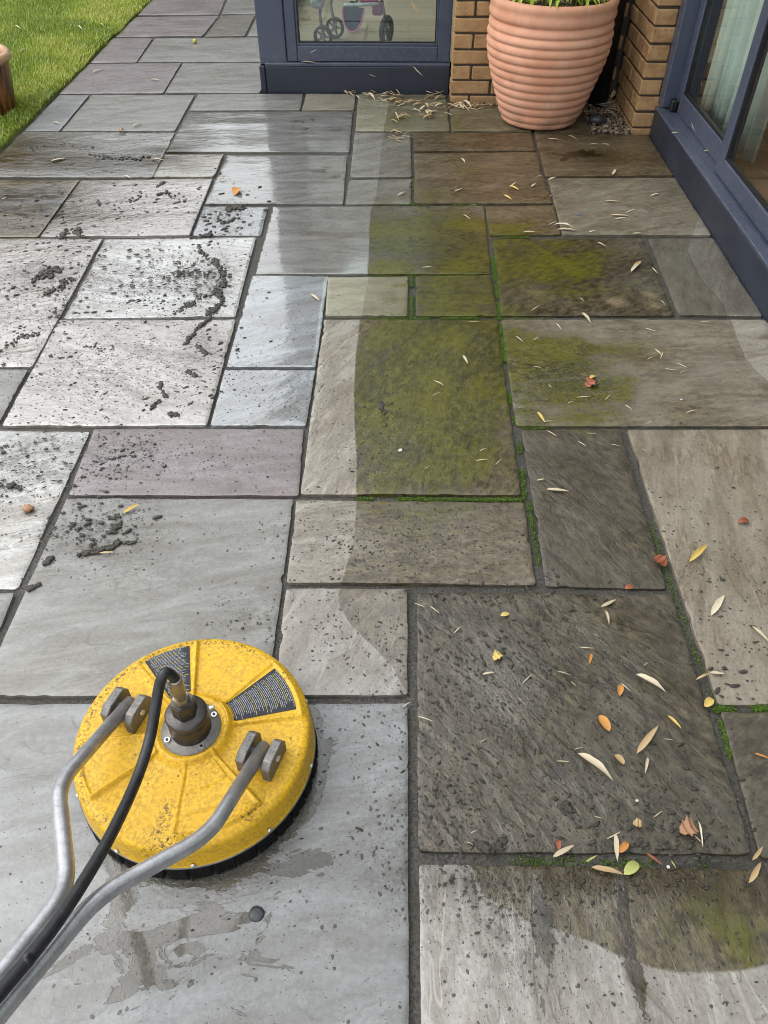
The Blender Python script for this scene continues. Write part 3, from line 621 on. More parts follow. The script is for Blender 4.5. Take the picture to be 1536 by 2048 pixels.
DL = dict(S13=.95, S12=.85, S14=.75, S15=.6, S16=.85, S17=1.0, S18=.75, S19=.28, S20=.75, S21=.55, S22=.95, S23=.4, S24=.8, S25=.5, S26=.75, S27=.8, S28=.9, S29=.6, S29b=.7, S30=.5, S31=.5, S10=.35, S11=.8)
patio_bed = []
SLAB_Q = {}
def make_slab(name, q, tint, ang, wet, relief, seed, parent, cell):
    q = [np.asarray(p, float) for p in q]
    w = (np.linalg.norm(q[1] - q[0]) + np.linalg.norm(q[2] - q[3])) / 2; h = (np.linalg.norm(q[3] - q[0]) + np.linalg.norm(q[2] - q[1])) / 2
    def lines(L):
        n = max(4, int(L / cell)); a = np.linspace(.016, L - .016, n)
        return np.concatenate([[0, .0025, .006, .010], a, [L - .010, L - .006, L - .0025, L]])
    U = lines(w); Vv = lines(h); nu, nv = len(U), len(Vv)
    a, b = np.meshgrid(U, Vv)                      # metres from left, from top
    cx, cy = (q[0] + q[1] + q[2] + q[3]) / 4
    # rounded corners
    r = .008
    for sx in (0, 1):
        for sy in (0, 1):
            da = r - (a if sx == 0 else w - a); db = r - (b if sy == 0 else h - b)
            k = (da > 0) & (db > 0)
            m = np.maximum(da, db); L = np.hypot(da, db) + 1e-12
            na = np.where(k, da * m / L, da); nb = np.where(k, db * m / L, db)
            a = np.where(k, (r - na) if sx == 0 else w - (r - na), a); b = np.where(k, (r - nb) if sy == 0 else h - (r - nb), b)
    # hand-dressed wavy edges
    dl, dr, dt, db_ = a, w - a, b, h - b
    wob = lambda t, s: (.0018 * (fbm(t * 14, t * 0 + s, seed, 4) - .5) * 2 + .006 * np.maximum(0, fbm(t * 22, t * 0 + s + 40, seed + 5, 2) - .72) * 4)
    a2 = a + np.exp(-dl / .03) * wob(b, 1) - np.exp(-dr / .03) * wob(b, 11); b2 = b + np.exp(-dt / .03) * wob(a, 21) - np.exp(-db_ / .03) * wob(a, 31)
    u = a2 / w; v = b2 / h
    X = (1 - v) * ((1 - u) * q[0][0] + u * q[1][0]) + v * ((1 - u) * q[3][0] + u * q[2][0])
    Y = (1 - v) * ((1 - u) * q[0][1] + u * q[1][1]) + v * ((1 - u) * q[3][1] + u * q[2][1])
    ca, sa = math.cos(math.radians(ang)), math.sin(math.radians(ang))
    S = X * ca + Y * sa; Tt = -X * sa + Y * ca
    hh = fbm(S * 2.2 + seed, Tt * 5.5, seed, 5)
    f = hh * 7; fl = np.floor(f); ter = (fl + sstep(.80, 1.0, f - fl)) / 7
    z = relief * .001 * ((hh - .5) * .9 + (ter - .5) * 1.1)
    rs = np.random.default_rng(seed)
    z += (X - cx) * rs.uniform(-.004, .004) + (Y - cy) * rs.uniform(-.004, .004) + rs.uniform(-.0012, .0012)
    ed = np.minimum(np.minimum(dl, dr), np.minimum(dt, db_))
    z -= .0016 * np.exp(-ed / .0045) * (1 + .8 * (vn(X * 60, Y * 60, seed) - .5)) + .0010 * np.exp(-ed / .018)
    V = np.stack([X, Y, z], -1).reshape(-1, 3)
    idx = np.arange(nu * nv).reshape(nv, nu)
    Fq = np.stack([idx[:-1, :-1], idx[1:, :-1], idx[1:, 1:], idx[:-1, 1:]], -1).reshape(-1, 4)
    ring = np.concatenate([idx[0, :-1], idx[:-1, -1], idx[-1, :0:-1], idx[:0:-1, 0]])
    n0 = len(V); low = V[ring].copy(); low[:, 2] = -.034; V = np.concatenate([V, V[ring], low])
    k = len(ring); j = np.arange(k); jn = (j + 1) % k
    Fs = np.stack([n0 + j, n0 + jn, n0 + k + jn, n0 + k + j], -1)
    me = mesh_np('paving_slab', V, np.concatenate([Fq, Fs]))
    x, y = V[:, 0], V[:, 1]
    off = rs.uniform(0, 30, 2)
    attr(me, 'sc', 'FLOAT_VECTOR', np.stack([x * ca + y * sa + off[0], -x * sa + y * ca + off[1], V[:, 2] * 3], -1))
    t = np.array(T[tint]) * .80 * rs.uniform(.95, 1.05)
    attr(me, 'tint', 'FLOAT_COLOR', np.tile([*t, 1], (len(V), 1)))
    sdv = signed(DIRTY, x, y)
    # faint overlap bands left by the round brush on stone already cleaned
    attr(me, 'sd', 'FLOAT', sdv)
    attr(me, 'alg', 'FLOAT', blobs(ALGAE, x, y)); attr(me, 'mud', 'FLOAT', blobs(MUD, x, y)); 
    rc = np.hypot(x + .368, y - .722); ac = np.arctan2(y - .722, x + .368)
    fm = np.maximum(blobs(FILM, x, y), .95 * np.exp(-((rc - .225) / .028) ** 2) * sstep(-.2, .35, np.cos(ac + .75)))
    attr(me, 'film', 'FLOAT', fm)
    attr(me, 'dl', 'FLOAT', np.full(len(V), DL.get(name, .6))); attr(me, 'rel', 'FLOAT', np.full(len(V), min(1.0, relief / 5.0))); attr(me, 'brown', 'FLOAT', blobs(BROWN, x, y)); attr(me, 'wet', 'FLOAT', np.full(len(V), wet)); attr(me, 'lich', 'FLOAT', blobs(LICH, x, y) if 'S22' in name else np.zeros(len(V)))
    o = link('paving_slab', me, M['stone'], parent)
    SLAB_Q[name] = [tuple(p) for p in q]
    return o
patio_me = mesh_np('patio', [(LX - .02, -1.2, -.0115), (1.30, -1.2, -.0115), (1.30, 4.24, -.0115), (LX - .02, 4.24, -.0115),
                             (LX - .02, 12, -.0115), (-.80, 12, -.0115), (-.80, 4.24, -.0115), (-.80, 4.86, -.0115), (.30, 4.86, -.0115), (.30, 4.24, -.0115), (.30, 4.62, -.0115), (1.01, 4.62, -.0115), (1.01, 4.24, -.0115)],
                   [(0, 1, 2, 3), (3, 6, 5, 4), (6, 9, 8, 7), (9, 12, 11, 10)], False)
patio = tag(link('patio', patio_me, M['mortar']), kind='structure')
LAB = {'S13': 'green algae-covered slab with a clean grey strip', 'S4': 'purple-grey slab', 'S16': 'dark muddy riven slab', 'S18': 'charcoal slab with pale scratches', 'S10': 'small yellowish slab', 'S21': 'long slab green at one end'}
for i, (nm, d) in enumerate(SL.items()):
    q = [np.array(p) for p in d[:4]]
    near = np.mean([p[1] for p in q])
    o = make_slab(nm, q, d[4], d[5], d[6], d[7], 100 + i * 13, patio, .009 if near < 2.6 else .016)
    if nm in LAB: o['label'] = LAB[nm]
# slabs outside the photograph: towards the camera, left and far along the house
ext = [(-1.93, -1.80, 2.06, 2.96), (-1.93, -1.785, 1.755, 2.04), (-1.93, -1.475, 1.14, 1.735), (-1.93, -1.475, .86, 1.12), (-1.47, -.870, .25, .84), (-1.93, -1.485, .25, .84),
       (-1.93, -1.35, -.35, .235), (-1.335, -.46, -.35, .235), (-.445, .035, -.35, .235), (.052, .64, -.66, -.08), (.655, 1.27, -.66, -.08), (-1.93, -1.05, -.95, -.365), (-1.035, -.46, -.95, -.365), (-.445, .035, -.95, -.365)]
y = 7.35
for k in range(7):
    h_ = (.58, .29, .58)[k % 3]; c_ = (-1.35, -1.62, -1.2)[k % 3]
    ext += [(-1.93, c_, y, y + h_), (c_ + .012, -.82, y, y + h_)]; y += h_ + .012
for k, (a, b, c_, d_) in enumerate(ext):
    make_slab('x', [(a, d_), (b, d_), (b, c_), (a, c_)], ('grey', 'blue', 'warm', 'purple', 'dark')[k % 5], (k * 37) % 90, .6, 2.5, 900 + k * 7, patio, .03)
def slab_z(x, y): return .0

# ------------------------------------------------------------------ house corner: brickwork, glazing, roof, rooms behind the glass
def wmat(o):
    m = Matrix.Identity(4); ch = []
    while o: ch.append(o); o = o.parent
    for k in reversed(ch): m = m @ k.matrix_parent_inverse @ k.matrix_basis
    return m
def part(name, me, mat, parent):               # mesh given in world metres
    o = link(name, me, mat, parent); o.matrix_parent_inverse = wmat(parent).inverted(); return o
def boxes(name, lst, mat, parent, bev=.003):
    bm = bmesh.new()
    for b in lst: bm_box(bm, *b, bev)
    return part(name, mesh_bm(name, bm), mat, parent)
house = tag(empty('house', (.25, 4.86, 0)), 'house corner of buff brick with slate-blue framed glazing and dark sills', 'house')

# --- brickwork: real bricks as far as the camera looks, plain courses above
COURSE, ZB, NC = .0753, -.055, 13
def brick_mesh(lx, ly, seed):
    bm = bmesh.new(); bm_box(bm, -lx / 2, lx / 2, -ly / 2, ly / 2, -.0325, .0325, .005, 1)
    r = random.Random(seed)
    for v in bm.verts: v.co += Vector((r.uniform(-.0018, .0018), r.uniform(-.0018, .0018), r.uniform(-.0016, .0016)))
    me = mesh_bm('brick', bm); me.materials.append(M['brick']); return me
BR = {}
def brick(wall, x0, x1, y0, y1, k):
    key = (round(x1 - x0, 3), round(y1 - y0, 3), random.randint(0, 3))
    if key not in BR: BR[key] = brick_mesh(x1 - x0, y1 - y0, hash(key) % 1000)
    o = link('brick', BR[key], None, wall); o.matrix_parent_inverse = wmat(wall).inverted()
    o.location = ((x0 + x1) / 2 + random.uniform(-.0015, .0015), (y0 + y1) / 2 + random.uniform(-.0015, .0015), ZB + (k + .5) * COURSE)
ZT = ZB + NC * COURSE
wl = boxes('brick_wall', [(.300, 1.21, 4.742, 4.90, -.09, ZT + .004), (1.209, 1.50, 4.230, 4.741, -.09, ZT + .005)], M['brick_joint'], house, 0)
for k in range(NC):
    x = .290
    first = True
    while x < 1.19:
        w_ = .1025 if (first and k % 2 == 0) else .215
        x1 = min(x + w_, 1.195)
        if x1 - x > .03: brick(wl, x, x1, 4.732, 4.8345, k)
        x = x1 + .0103; first = False
    if k % 2:
        brick(wl, 1.200, 1.3025, 4.220, 4.435, k); ys = [(4.445, 4.66)]
    else:
        brick(wl, 1.200, 1.415, 4.220, 4.3225, k); ys = [(4.333, 4.548), (4.558, 4.70)]
    for a, b in ys: brick(wl, 1.200, 1.3025, a, b, k)
boxes('upper_wall', [(.290, 1.205, 4.732, 4.90, ZT + .006, 2.30), (1.200, 1.50, 4.220, 4.731, ZT + .006, 2.30)], M['upper_brick'], house, 0)
boxes('upper_storey', [(1.30, 6.0, 5.1, 9.0, 2.43, 5.2)], M['upper_brick'], house, 0)
boxes('roof', [(-.95, 6.0, 4.62, 5.05, 2.301, 2.42), (-.95, -.45, 5.051, 7.6, 2.301, 2.42), (1.0, 6.0, 5.051, 7.6, 2.301, 2.42), (-.95, 6.0, 7.601, 9.2, 2.301, 2.42),
               (1.08, 1.75, -1.5, 4.615, 2.303, 2.423), (3.4, 6.0, -1.5, 4.615, 2.303, 2.423), (1.751, 3.399, 4.0, 4.615, 2.303, 2.423), (1.751, 3.399, -1.5, .4, 2.303, 2.423)], M['roof'], house, .01)
boxes('added_rooflight', [(-.449, .999, 5.052, 7.599, 2.34, 2.35), (1.752, 3.398, .401, 3.999, 2.34, 2.35)], M['glass'], house, 0)  # unseen glazed roof openings, added to brighten the two rooms below
boxes('gutter', [(-.97, 1.07, 4.53, 4.612, 2.315, 2.40), (.99, 1.073, -1.5, 4.525, 2.318, 2.402)], M['sill'], house, .008)

# --- left glazed corner (part of the house)
win = boxes('window', [(-.785, -.634, 4.864, 4.96, .136, 2.298), (-.630, -.572, 4.868, 4.94, .150, 2.20), (.214, .285, 4.868, 4.94, .150, 2.20), (-.5715, .2135, 4.8685, 4.938, .150, .226), (-.5715, .2135, 4.8685, 4.938, 2.10, 2.20), (-.634, .290, 4.8705, 4.95, 2.201, 2.299)], M['frame'], house, .004)
boxes('glazing_bead', [(-.5718, -.560, 4.878, 4.90, .226, 2.10), (.2025, .2138, 4.878, 4.90, .226, 2.10), (-.5598, .2023, 4.8782, 4.90, .226, .240), (-.5598, .2023, 4.8782, 4.90, 2.086, 2.10)], M['frame'], win, .002)
boxes('rubber_gasket', [(-.5598, -.554, 4.884, 4.905, .2402, 2.086), (.1965, .2023, 4.884, 4.905, .2402, 2.086), (-.5538, .1963, 4.8843, 4.905, .2402, .2455)], M['black'], win, 0)
boxes('pane', [(-.5535, .196, 4.892, 4.9, .246, 2.0855)], M['glass'], win, 0)
sl = boxes('sill', [(-.758, .286, 4.842, 4.96, -.03, .131), (-.790, -.7595, 4.840, 4.96, -.03, .133)], M['sill'], house, .004)
boxes('sill_nose', [(-.757, .2855, 4.8435, 4.93, .1312, .1485)], M['frame'], sl, .004)
# side glazing of the same room
sw = boxes('window', [(-.783, -.715, 7.9, 7.97, .136, 2.298), (-.781, -.717, 4.962, 7.899, .136, .23), (-.781, -.717, 4.962, 7.899, 2.12, 2.298), (-.781, -.717, 6.4, 6.46, .231, 2.119)], M['frame'], house, .004)
boxes('pane', [(-.752, -.746, 4.965, 6.399, .2305, 2.1195), (-.752, -.746, 6.461, 7.898, .2305, 2.1195)], M['glass'], sw, 0)
boxes('sill', [(-.789, -.70, 4.9605, 7.98, -.03, .1335)], M['sill'], house, .003)
boxes('end_wall', [(-.79, 6.0, 8.0, 8.2, -.05, 2.30), (5.8, 6.0, -1.5, 7.99, -.05, 2.30), (1.3, 5.79, -1.6, -1.45, -.05, 2.30)], M['plaster'], house, 0)
boxes('skirting_board', [(-.70, 5.7, 7.98, 7.999, .136, .25)], M['plaster'], house, .002)
tag(link('room_floor', mesh_np('room_floor', [(-.714, 4.94, .135), (5.9, 4.94, .135), (5.9, 8, .135), (-.714, 8, .135)], [(0, 1, 2, 3)], False), M['floor_l']), kind='structure')
tag(link('room_floor', mesh_np('room_floor', [(1.425, -1.45, .134), (5.9, -1.45, .134), (5.9, 4.22, .134), (1.425, 4.22, .134)], [(0, 1, 2, 3)], False), M['floor_r']), kind='structure')

# --- right sliding doors
door = boxes('sliding_door', [(1.300, 1.425, 4.140, 4.214, .1405, 2.2985), (1.338, 1.425, -.2, 4.139, 2.16, 2.2985)], M['frame'], house, .004)
ps = boxes('sill', [(1.281, 1.345, -.3, 4.178, -.03, .126)], M['sill'], house, .005)
boxes('sill_ledge', [(1.2795, 1.322, -.3, 4.180, .1265, .1385), (1.3225, 1.43, -.3, 4.1385, .1265, .1345)], M['frame'], ps, .003)
s1 = boxes('sash', [(1.366, 1.41, 4.075, 4.1385, .1355, 2.155), (1.366, 1.41, 3.355, 3.43, .1355, 2.155), (1.3665, 1.409, 3.4305, 4.0745, .1355, .222), (1.3665, 1.409, 3.4305, 4.0745, 2.08, 2.155)], M['frame'], door, .004)
boxes('rubber_gasket', [(1.374, 1.392, 4.066, 4.0747, .2225, 2.079), (1.374, 1.392, 3.4307, 3.438, .2225, 2.079), (1.3742, 1.392, 3.4385, 4.0655, .2225, .231)], M['black'], door, 0)
boxes('pane', [(1.384, 1.390, 3.4382, 4.0658, .2312, 2.078)], M['glass'], door, 0)
s2 = boxes('sash', [(1.332, 1.364, 3.275, 3.345, .139, 2.155), (1.332, 1.364, 1.60, 1.67, .139, 2.155), (1.3325, 1.3635, 1.6705, 3.2745, .139, .210), (1.3325, 1.3635, 1.6705, 3.2745, 2.08, 2.155)], M['frame'], door, .004)
boxes('rubber_gasket', [(1.340, 1.356, 3.266, 3.2748, .2105, 2.079), (1.340, 1.356, 1.6702, 1.679, .2105, 2.079), (1.3402, 1.356, 1.6795, 3.2655, .2105, .219)], M['black'], door, 0)
boxes('pane', [(1.349, 1.355, 1.6792, 3.2657, .2192, 2.078)], M['glass'], door, 0)
boxes('sash', [(1.366, 1.41, -.15, -.08, .1355, 2.155), (1.366, 1.41, 1.55, 1.60, .1355, 2.155), (1.3665, 1.409, -.0795, 1.5495, .1355, .222), (1.3665, 1.409, -.0795, 1.5495, 2.08, 2.155)], M['frame'], door, .004)
boxes('pane', [(1.384, 1.390, -.0795, 1.5495, .2222, 2.0795)], M['glass'], door, 0)
boxes('rubber_stop', [(1.330, 1.362, 4.085, 4.128, .139, .19)], M['black'], door, .006)
# curtain behind the far sash
cu = []
for i in range(90):
    t = i / 89; yy = 3.38 + t * .68; xx = 1.485 + .022 * math.sin(t * 62) + .008 * math.sin(t * 17 + 1)
    for z in np.linspace(.155, 2.15, 8): cu.append((xx + .004 * math.sin(z * 5 + i), yy, z))
cm = mesh_np('curtain', cu, [(i * 8 + j, (i + 1) * 8 + j, (i + 1) * 8 + j + 1, i * 8 + j + 1) for i in range(89) for j in range(7)])
co = tag(link('curtain', cm, M['curtain']), 'pale grey-green curtain hanging behind the sliding door glass', 'curtain')
sm = co.modifiers.new('thick', 'SOLIDIFY'); sm.thickness = .003

# --- black soil pipe in the recess
pipe = part('soil_pipe', tube('soil_pipe', [(1.105, 4.664, -.06), (1.105, 4.664, .6), (1.105, 4.664, 2.299)], .055, 28), M['black'], house)
part('pipe_collar', tube('pipe_collar', [(1.105, 4.664, .80), (1.105, 4.664, .90)], .062, 28), M['black'], pipe)

# ------------------------------------------------------------------ toy pushchair in the room
pr = tag(empty('toy_pushchair', (-.28, 5.30, .136)), 'pink and navy toy pushchair standing behind the window glass', 'pushchair')
def wheel(x, y, r, yaw, mat_r):
    w = part('wheel', lathe('tyre', [(r * .74, -.012), (r * .9, -.016), (r, -.008), (r, .008), (r * .9, .016), (r * .74, .012), (r * .74, -.012)], 32), M['rubber'], pr)
    w.matrix_parent_inverse = wmat(pr).inverted(); w.location = (x, y, .136 + r + .0005); w.rotation_euler = (math.pi / 2, 0, yaw)
    bm = bmesh.new()
    for k in range(5):
        a = k * 2 * math.pi / 5
        vs0 = len(bm.verts); bm_box(bm, .008, r * .76, -.006, .006, -.005, .005, .002); bm.verts.ensure_lookup_table()
        bmesh.ops.rotate(bm, verts=bm.verts[vs0:], cent=(0, 0, 0), matrix=Matrix.Rotation(a, 3, 'Z'))
    bmesh.ops.create_cone(bm, cap_ends=True, segments=16, radius1=.016, radius2=.014, depth=.026)
    link('hub', mesh_bm('hub', bm), mat_r, w)
    return w
wheel(-.452, 5.215, .058, -.25, M['greyplastic']); wheel(-.395, 5.42, .058, -.25, M['greyplastic'])
wheel(-.078, 5.27, .078, 1.15, M['greyplastic']); wheel(-.30, 5.62, .078, 1.15, M['greyplastic'])
fr_ = [[(-.452, 5.215, .20), (-.462, 5.24, .33), (-.38, 5.30, .40), (-.10, 5.34, .45), (.05, 5.38, .75)],
       [(-.395, 5.42, .20), (-.41, 5.45, .34), (-.30, 5.55, .42), (-.12, 5.58, .75)],
       [(-.078, 5.255, .215), (-.12, 5.30, .40), (-.25, 5.36, .55)], [(-.32, 5.17, .362), (-.20, 5.17, .365), (-.12, 5.22, .36)], [(-.30, 5.60, .215), (-.22, 5.52, .42)]]
for k, f in enumerate(fr_): part('frame_tube', tube('frame_tube', smooth_path(f, 6), .0085, 10), M['palegreyplastic'] if k == 3 else M['greyplastic'], pr)
# navy apron with pink piping
U = [(-.328, .352), (-.327, .31), (-.318, .27), (-.298, .242), (-.275, .232), (-.248, .244), (-.225, .275), (-.210, .315), (-.203, .345)]
bm = bmesh.new(); f0 = [bm.verts.new((x, 5.155 + .02 * (z - .23), z)) for x, z in U]; bm.faces.new(f0)
r_ = bmesh.ops.extrude_face_region(bm, geom=bm.faces[:]); bmesh.ops.translate(bm, verts=[v for v in r_['geom'] if isinstance(v, bmesh.types.BMVert)], vec=(0, .03, 0))
ap = part('apron', mesh_bm('apron', bm), M['navy'], pr)
part('piping', tube('piping', smooth_path([(x, 5.153 + .02 * (z - .23), z) for x, z in U], 4), .0045, 8), M['pink'], ap)
part('seat', lathe('seat', [(.0, .40), (.07, .41), (.095, .45), (.10, .52), (.085, .60), (.05, .64), (0, .65)], 24), M['darkpink'], pr).location = (-.20, 5.30, -.02)
boxes('cushion', [(-.24, -.12, 5.20, 5.25, .36, .44)], M['pink'], pr, .02)
boxes('seat_strap', [(-.16, -.10, 5.215, 5.235, .30, .37)], M['darkpink'], pr, .008)
part('bumper', lathe('bumper', [(0, .33), (.03, .335), (.045, .36), (.04, .40), (0, .415)], 20), M['palegreyplastic'], pr).location = (-.475, 5.23, 0)
# ------------------------------------------------------------------ pots
prof = [(0, .002), (.175, .002), (.192, .004), (.199, .012), (.203, .028)]
kz = [(0, .197), (.034, .206), (.119, .236), (.19, .261), (.282, .289), (.349, .303), (.41, .304), (.475, .296), (.55, .290)]
Rz = lambda z: float(np.interp(z, [a for a, b in kz], [b for a, b in kz]))
for k in range(11):
    z0 = .030 + k * .0402
    for f in np.linspace(0, 1, 9)[(0 if k == 0 else 1):]:
        prof.append((Rz(z0 + f * .0402) - .006 + .0125 * math.sin(math.pi * (f ** .85)) ** .55, z0 + f * .0402))
prof += [(.300, .478), (.306, .487), (.308, .50), (.305, .512), (.303, .522), (.306, .532), (.309, .545), (.307, .556), (.300, .564), (.290, .567), (.280, .563), (.274, .552), (.272, .52), (.270, .47), (.0, .47)]
POT = (.745, 4.405)
pot = tag(empty('plant_pot', (*POT, .004)), 'large ribbed terracotta pot standing by the brick corner', 'pot')
link('pot_body', lathe('pot_body', prof, 96), M['terracotta'], pot)
sv = []; sf = []
for i in range(14):
    for j in range(40):
        r = .271 * i / 13; a = j * 2 * math.pi / 40; sv.append((r * math.cos(a), r * math.sin(a), .518 + .02 * float(vn(r * 30 * math.cos(a) + 50, r * 30 * math.sin(a) + 50, 3))))
for i in range(13):
    for j in range(40): sf.append((i * 40 + j, i * 40 + (j + 1) % 40, (i + 1) * 40 + (j + 1) % 40, (i + 1) * 40 + j))
link('compost', mesh_np('compost', sv, sf), simple('bark_mulch', (.16, .11, .075), .9, var=.6, vscale=70, bumps=1, bdist=.02), pot)
# bamboo
bam = tag(empty('bamboo_plant', (*POT, .525)), 'green bamboo growing in the ribbed terracotta pot', 'plant')
def leaf_mesh(name, L, W, bend, fold, seed=0, tipw=.0, nseg=8, round_=False):
    V = []; r = random.Random(seed)
    for i in range(nseg + 1):
        t = i / nseg
        w = W * ((math.sin(math.pi * t ** .75) ** .8) if not round_ else math.sin(math.pi * t) ** .55) + tipw
        z = bend * (4 * t * (1 - t)) + r.uniform(-.004, .004); yb = r.uniform(-.006, .006)
        x = (t - .5) * L
        V += [(x, yb - w / 2, z + fold * w), (x, yb, z), (x, yb + w / 2, z + fold * w * r.uniform(.5, 1.4))]
    F = []
    for i in range(nseg):
        for k in range(2): F.append((i * 3 + k, i * 3 + k + 1, (i + 1) * 3 + k + 1, (i + 1) * 3 + k))
    return mesh_np(name, V, F)
gl = [leaf_mesh('leaf', 1, .17, b, .25, 40 + k) for k, b in enumerate((.10, .18, .26))]
for m_ in gl: m_.materials.append(M['green'])
rb = random.Random(5)
for k in range(46):
    a = rb.uniform(0, 6.283); r = .2 * math.sqrt(rb.random()); x, y = r * math.cos(a), r * math.sin(a); hgt = rb.uniform(.35, .85)
    lx, ly = x * rb.uniform(.1, .7), y * rb.uniform(.1, .7)
    link('stem', tube('stem', [(x, y, -.02), (x + lx * .3, y + ly * .3, hgt * .5), (x + lx, y + ly, hgt)], [.0042, .0036, .002], 6), M['tan'] if k % 3 == 0 else M['green'], bam)
    for q_ in range(5):
        t = rb.uniform(.12, 1); L = rb.uniform(.07, .15); an = a + rb.uniform(-1.3, 1.3); ti = rb.uniform(-.1, .8)
        o = link('leaf', rb.choice(gl), None, bam)
        px_, py_, pz_ = x + lx * t, y + ly * t, hgt * t
        o.scale = (L, L, L); o.rotation_euler = (rb.uniform(-.5, .5), ti, an)
        o.location = (px_ + math.cos(an) * L * .5 * math.cos(ti), py_ + math.sin(an) * L * .5 * math.cos(ti), pz_ - math.sin(ti) * L * .5)
for k in range(60):            # low leaves leaning out over the rim
    a = rb.uniform(3.4, 6.5); L = rb.uniform(.08, .14); o = link('leaf', rb.choice(gl), None, bam); r = rb.uniform(.14, .28)
    ti = rb.uniform(-.1, .5); o.scale = (L,) * 3; o.rotation_euler = (rb.uniform(-.6, .6), ti, a + rb.uniform(-.7, .7)); o.location = (r * math.cos(a), r * math.sin(a), rb.uniform(.03, .075))
for k in range(18):            # dry leaves caught on the compost
    a = rb.uniform(0, 6.283); r = rb.uniform(.05, .24)
    me = leaf_mesh('dry_leaf', .09, .014, .006, .2, 70 + k); me.materials.append(M['pale']); o = link('dry_leaf', me, None, bam); o.location = (r * math.cos(a), r * math.sin(a), .012); o.rotation_euler = (0, rb.uniform(-.15, .15), rb.uniform(0, 6))
# salt-glazed pot on the lawn
lp = tag(empty('glazed_pot', (-2.255, 4.47, .006)), 'dark brown glazed pot with a pale rim on the lawn edge', 'pot')
link('pot_body', lathe('pot_body', [(0, 0), (.165, 0), (.172, .01), (.180, .06), (.192, .14), (.200, .20), (.202, .225), (.207, .235), (.218, .245), (.222, .262), (.216, .278), (.200, .282), (.188, .272), (.184, .24), (.17, .10), (0, .09)], 72), M['glaze'], lp)

# ------------------------------------------------------------------ rotary surface cleaner
CC = np.array([-.368, .722]); R0 = .2225
cl = tag(empty('surface_cleaner', (CC[0], CC[1], 0)), 'round yellow rotary patio cleaner with steel handles and black hose', 'surface cleaner')
def wedge(r, th, r0, r1, t0, t1, s=.0038):
    d = np.abs((th - (t0 + t1) / 2 + np.pi) % (2 * np.pi) - np.pi) - (t1 - t0) / 2        # >0 outside
    return sstep(-s, 0, r - r0 - s * 0) * sstep(-s, 0, r1 - r) * sstep(-s, 0, -d * r)
rad_ = np.radians
def top_z(r, th):
    z = .0985 - .10 * r * r + .010 * sstep(.085, .06, r)
    z = z + .004 * wedge(r, th, .074, .203, rad_(98), rad_(134)) + .004 * wedge(r, th, .068, .203, rad_(10), rad_(50))
    z = z + .006 * wedge(r, th, .072, .200, rad_(187), rad_(221))
    pr_ = wedge(r, th, .064, .196, rad_(271), rad_(317)); inn = wedge(r, th, .078, .118, rad_(278), rad_(311)) + wedge(r, th, .124, .158, rad_(276), rad_(312)) * .7
    z = z + .005 * pr_ + .0035 * inn
    for (a0, a1, b0, b1) in ((.074, .203, 98, 134), (.068, .203, 10, 50), (.072, .200, 187, 221), (.064, .196, 271, 317)):
        z = z + .0032 * (wedge(r, th, a0, a1, rad_(b0), rad_(b1)) - wedge(r, th, a0 + .007, a1 - .006, rad_(b0) + .007 / np.maximum(r, .03), rad_(b1) - .007 / np.maximum(r, .03)))
    z = z + .005 * np.sin(np.clip((.075 - r) / .02, 0, 1) * np.pi)
    return z
nth = 448; rs_ = np.concatenate([np.linspace(.03, .203, 92)])
th = np.linspace(0, 2 * np.pi, nth, endpoint=False)
Rg, Tg = np.meshgrid(rs_, th, indexing='ij'); Zg = top_z(Rg, Tg)
rows = [np.stack([Rg * np.cos(Tg), Rg * np.sin(Tg), Zg], -1).reshape(-1, nth, 3) if False else np.stack([Rg * np.cos(Tg), Rg * np.sin(Tg), Zg], -1)]
sh = [(.2065, .0935), (.2105, .0922), (.2140, .0898), (.2165, .0860), (.2178, .0800), (.2186, .0680), (.2196, .054), (.2210, .040), (.2225, .034), (.2235, .0335), (.2200, .031), (.2, .031)]
edge0 = Zg[-1]
ext_ = []
for i_, (r, z) in enumerate(sh):
    zz = np.full(nth, z)
    if i_ < 2: zz = z + (edge0 - edge0.min()) * (.5 if i_ == 0 else .15)
    rr = r * (1 + .0012 * np.sin(3 * th + 1))
    ext_.append(np.stack([rr * np.cos(th), rr * np.sin(th), zz], -1))
Vh = np.concatenate([rows[0], np.array(ext_)], 0); nr = Vh.shape[0]
ii = np.arange(nr * nth).reshape(nr, nth); nx_ = np.roll(ii, -1, 1)
Fh = np.stack([ii[:-1], ii[1:], nx_[1:], nx_[:-1]], -1).reshape(-1, 4)
hm_ = mesh_np('housing', Vh.reshape(-1, 3), Fh)
x, y, z = Vh.reshape(-1, 3).T; rr = np.hypot(x, y); tt = np.degrees(np.arctan2(y, x))
gr = .85 * np.exp(-((rr - .203) / .012) ** 2) * (fbm(x * 9 + 5, y * 9, 8, 3) > .46) + .8 * np.exp(-((tt + 96) / 6) ** 2) * sstep(.10, .15, rr) + .25 * np.exp(-((rr - .085) / .02) ** 2)
attr(hm_, 'grime', 'FLOAT', np.clip(gr, 0, 1))
hous = link('housing', hm_, M['yellow'], cl); hous.location.z = .010
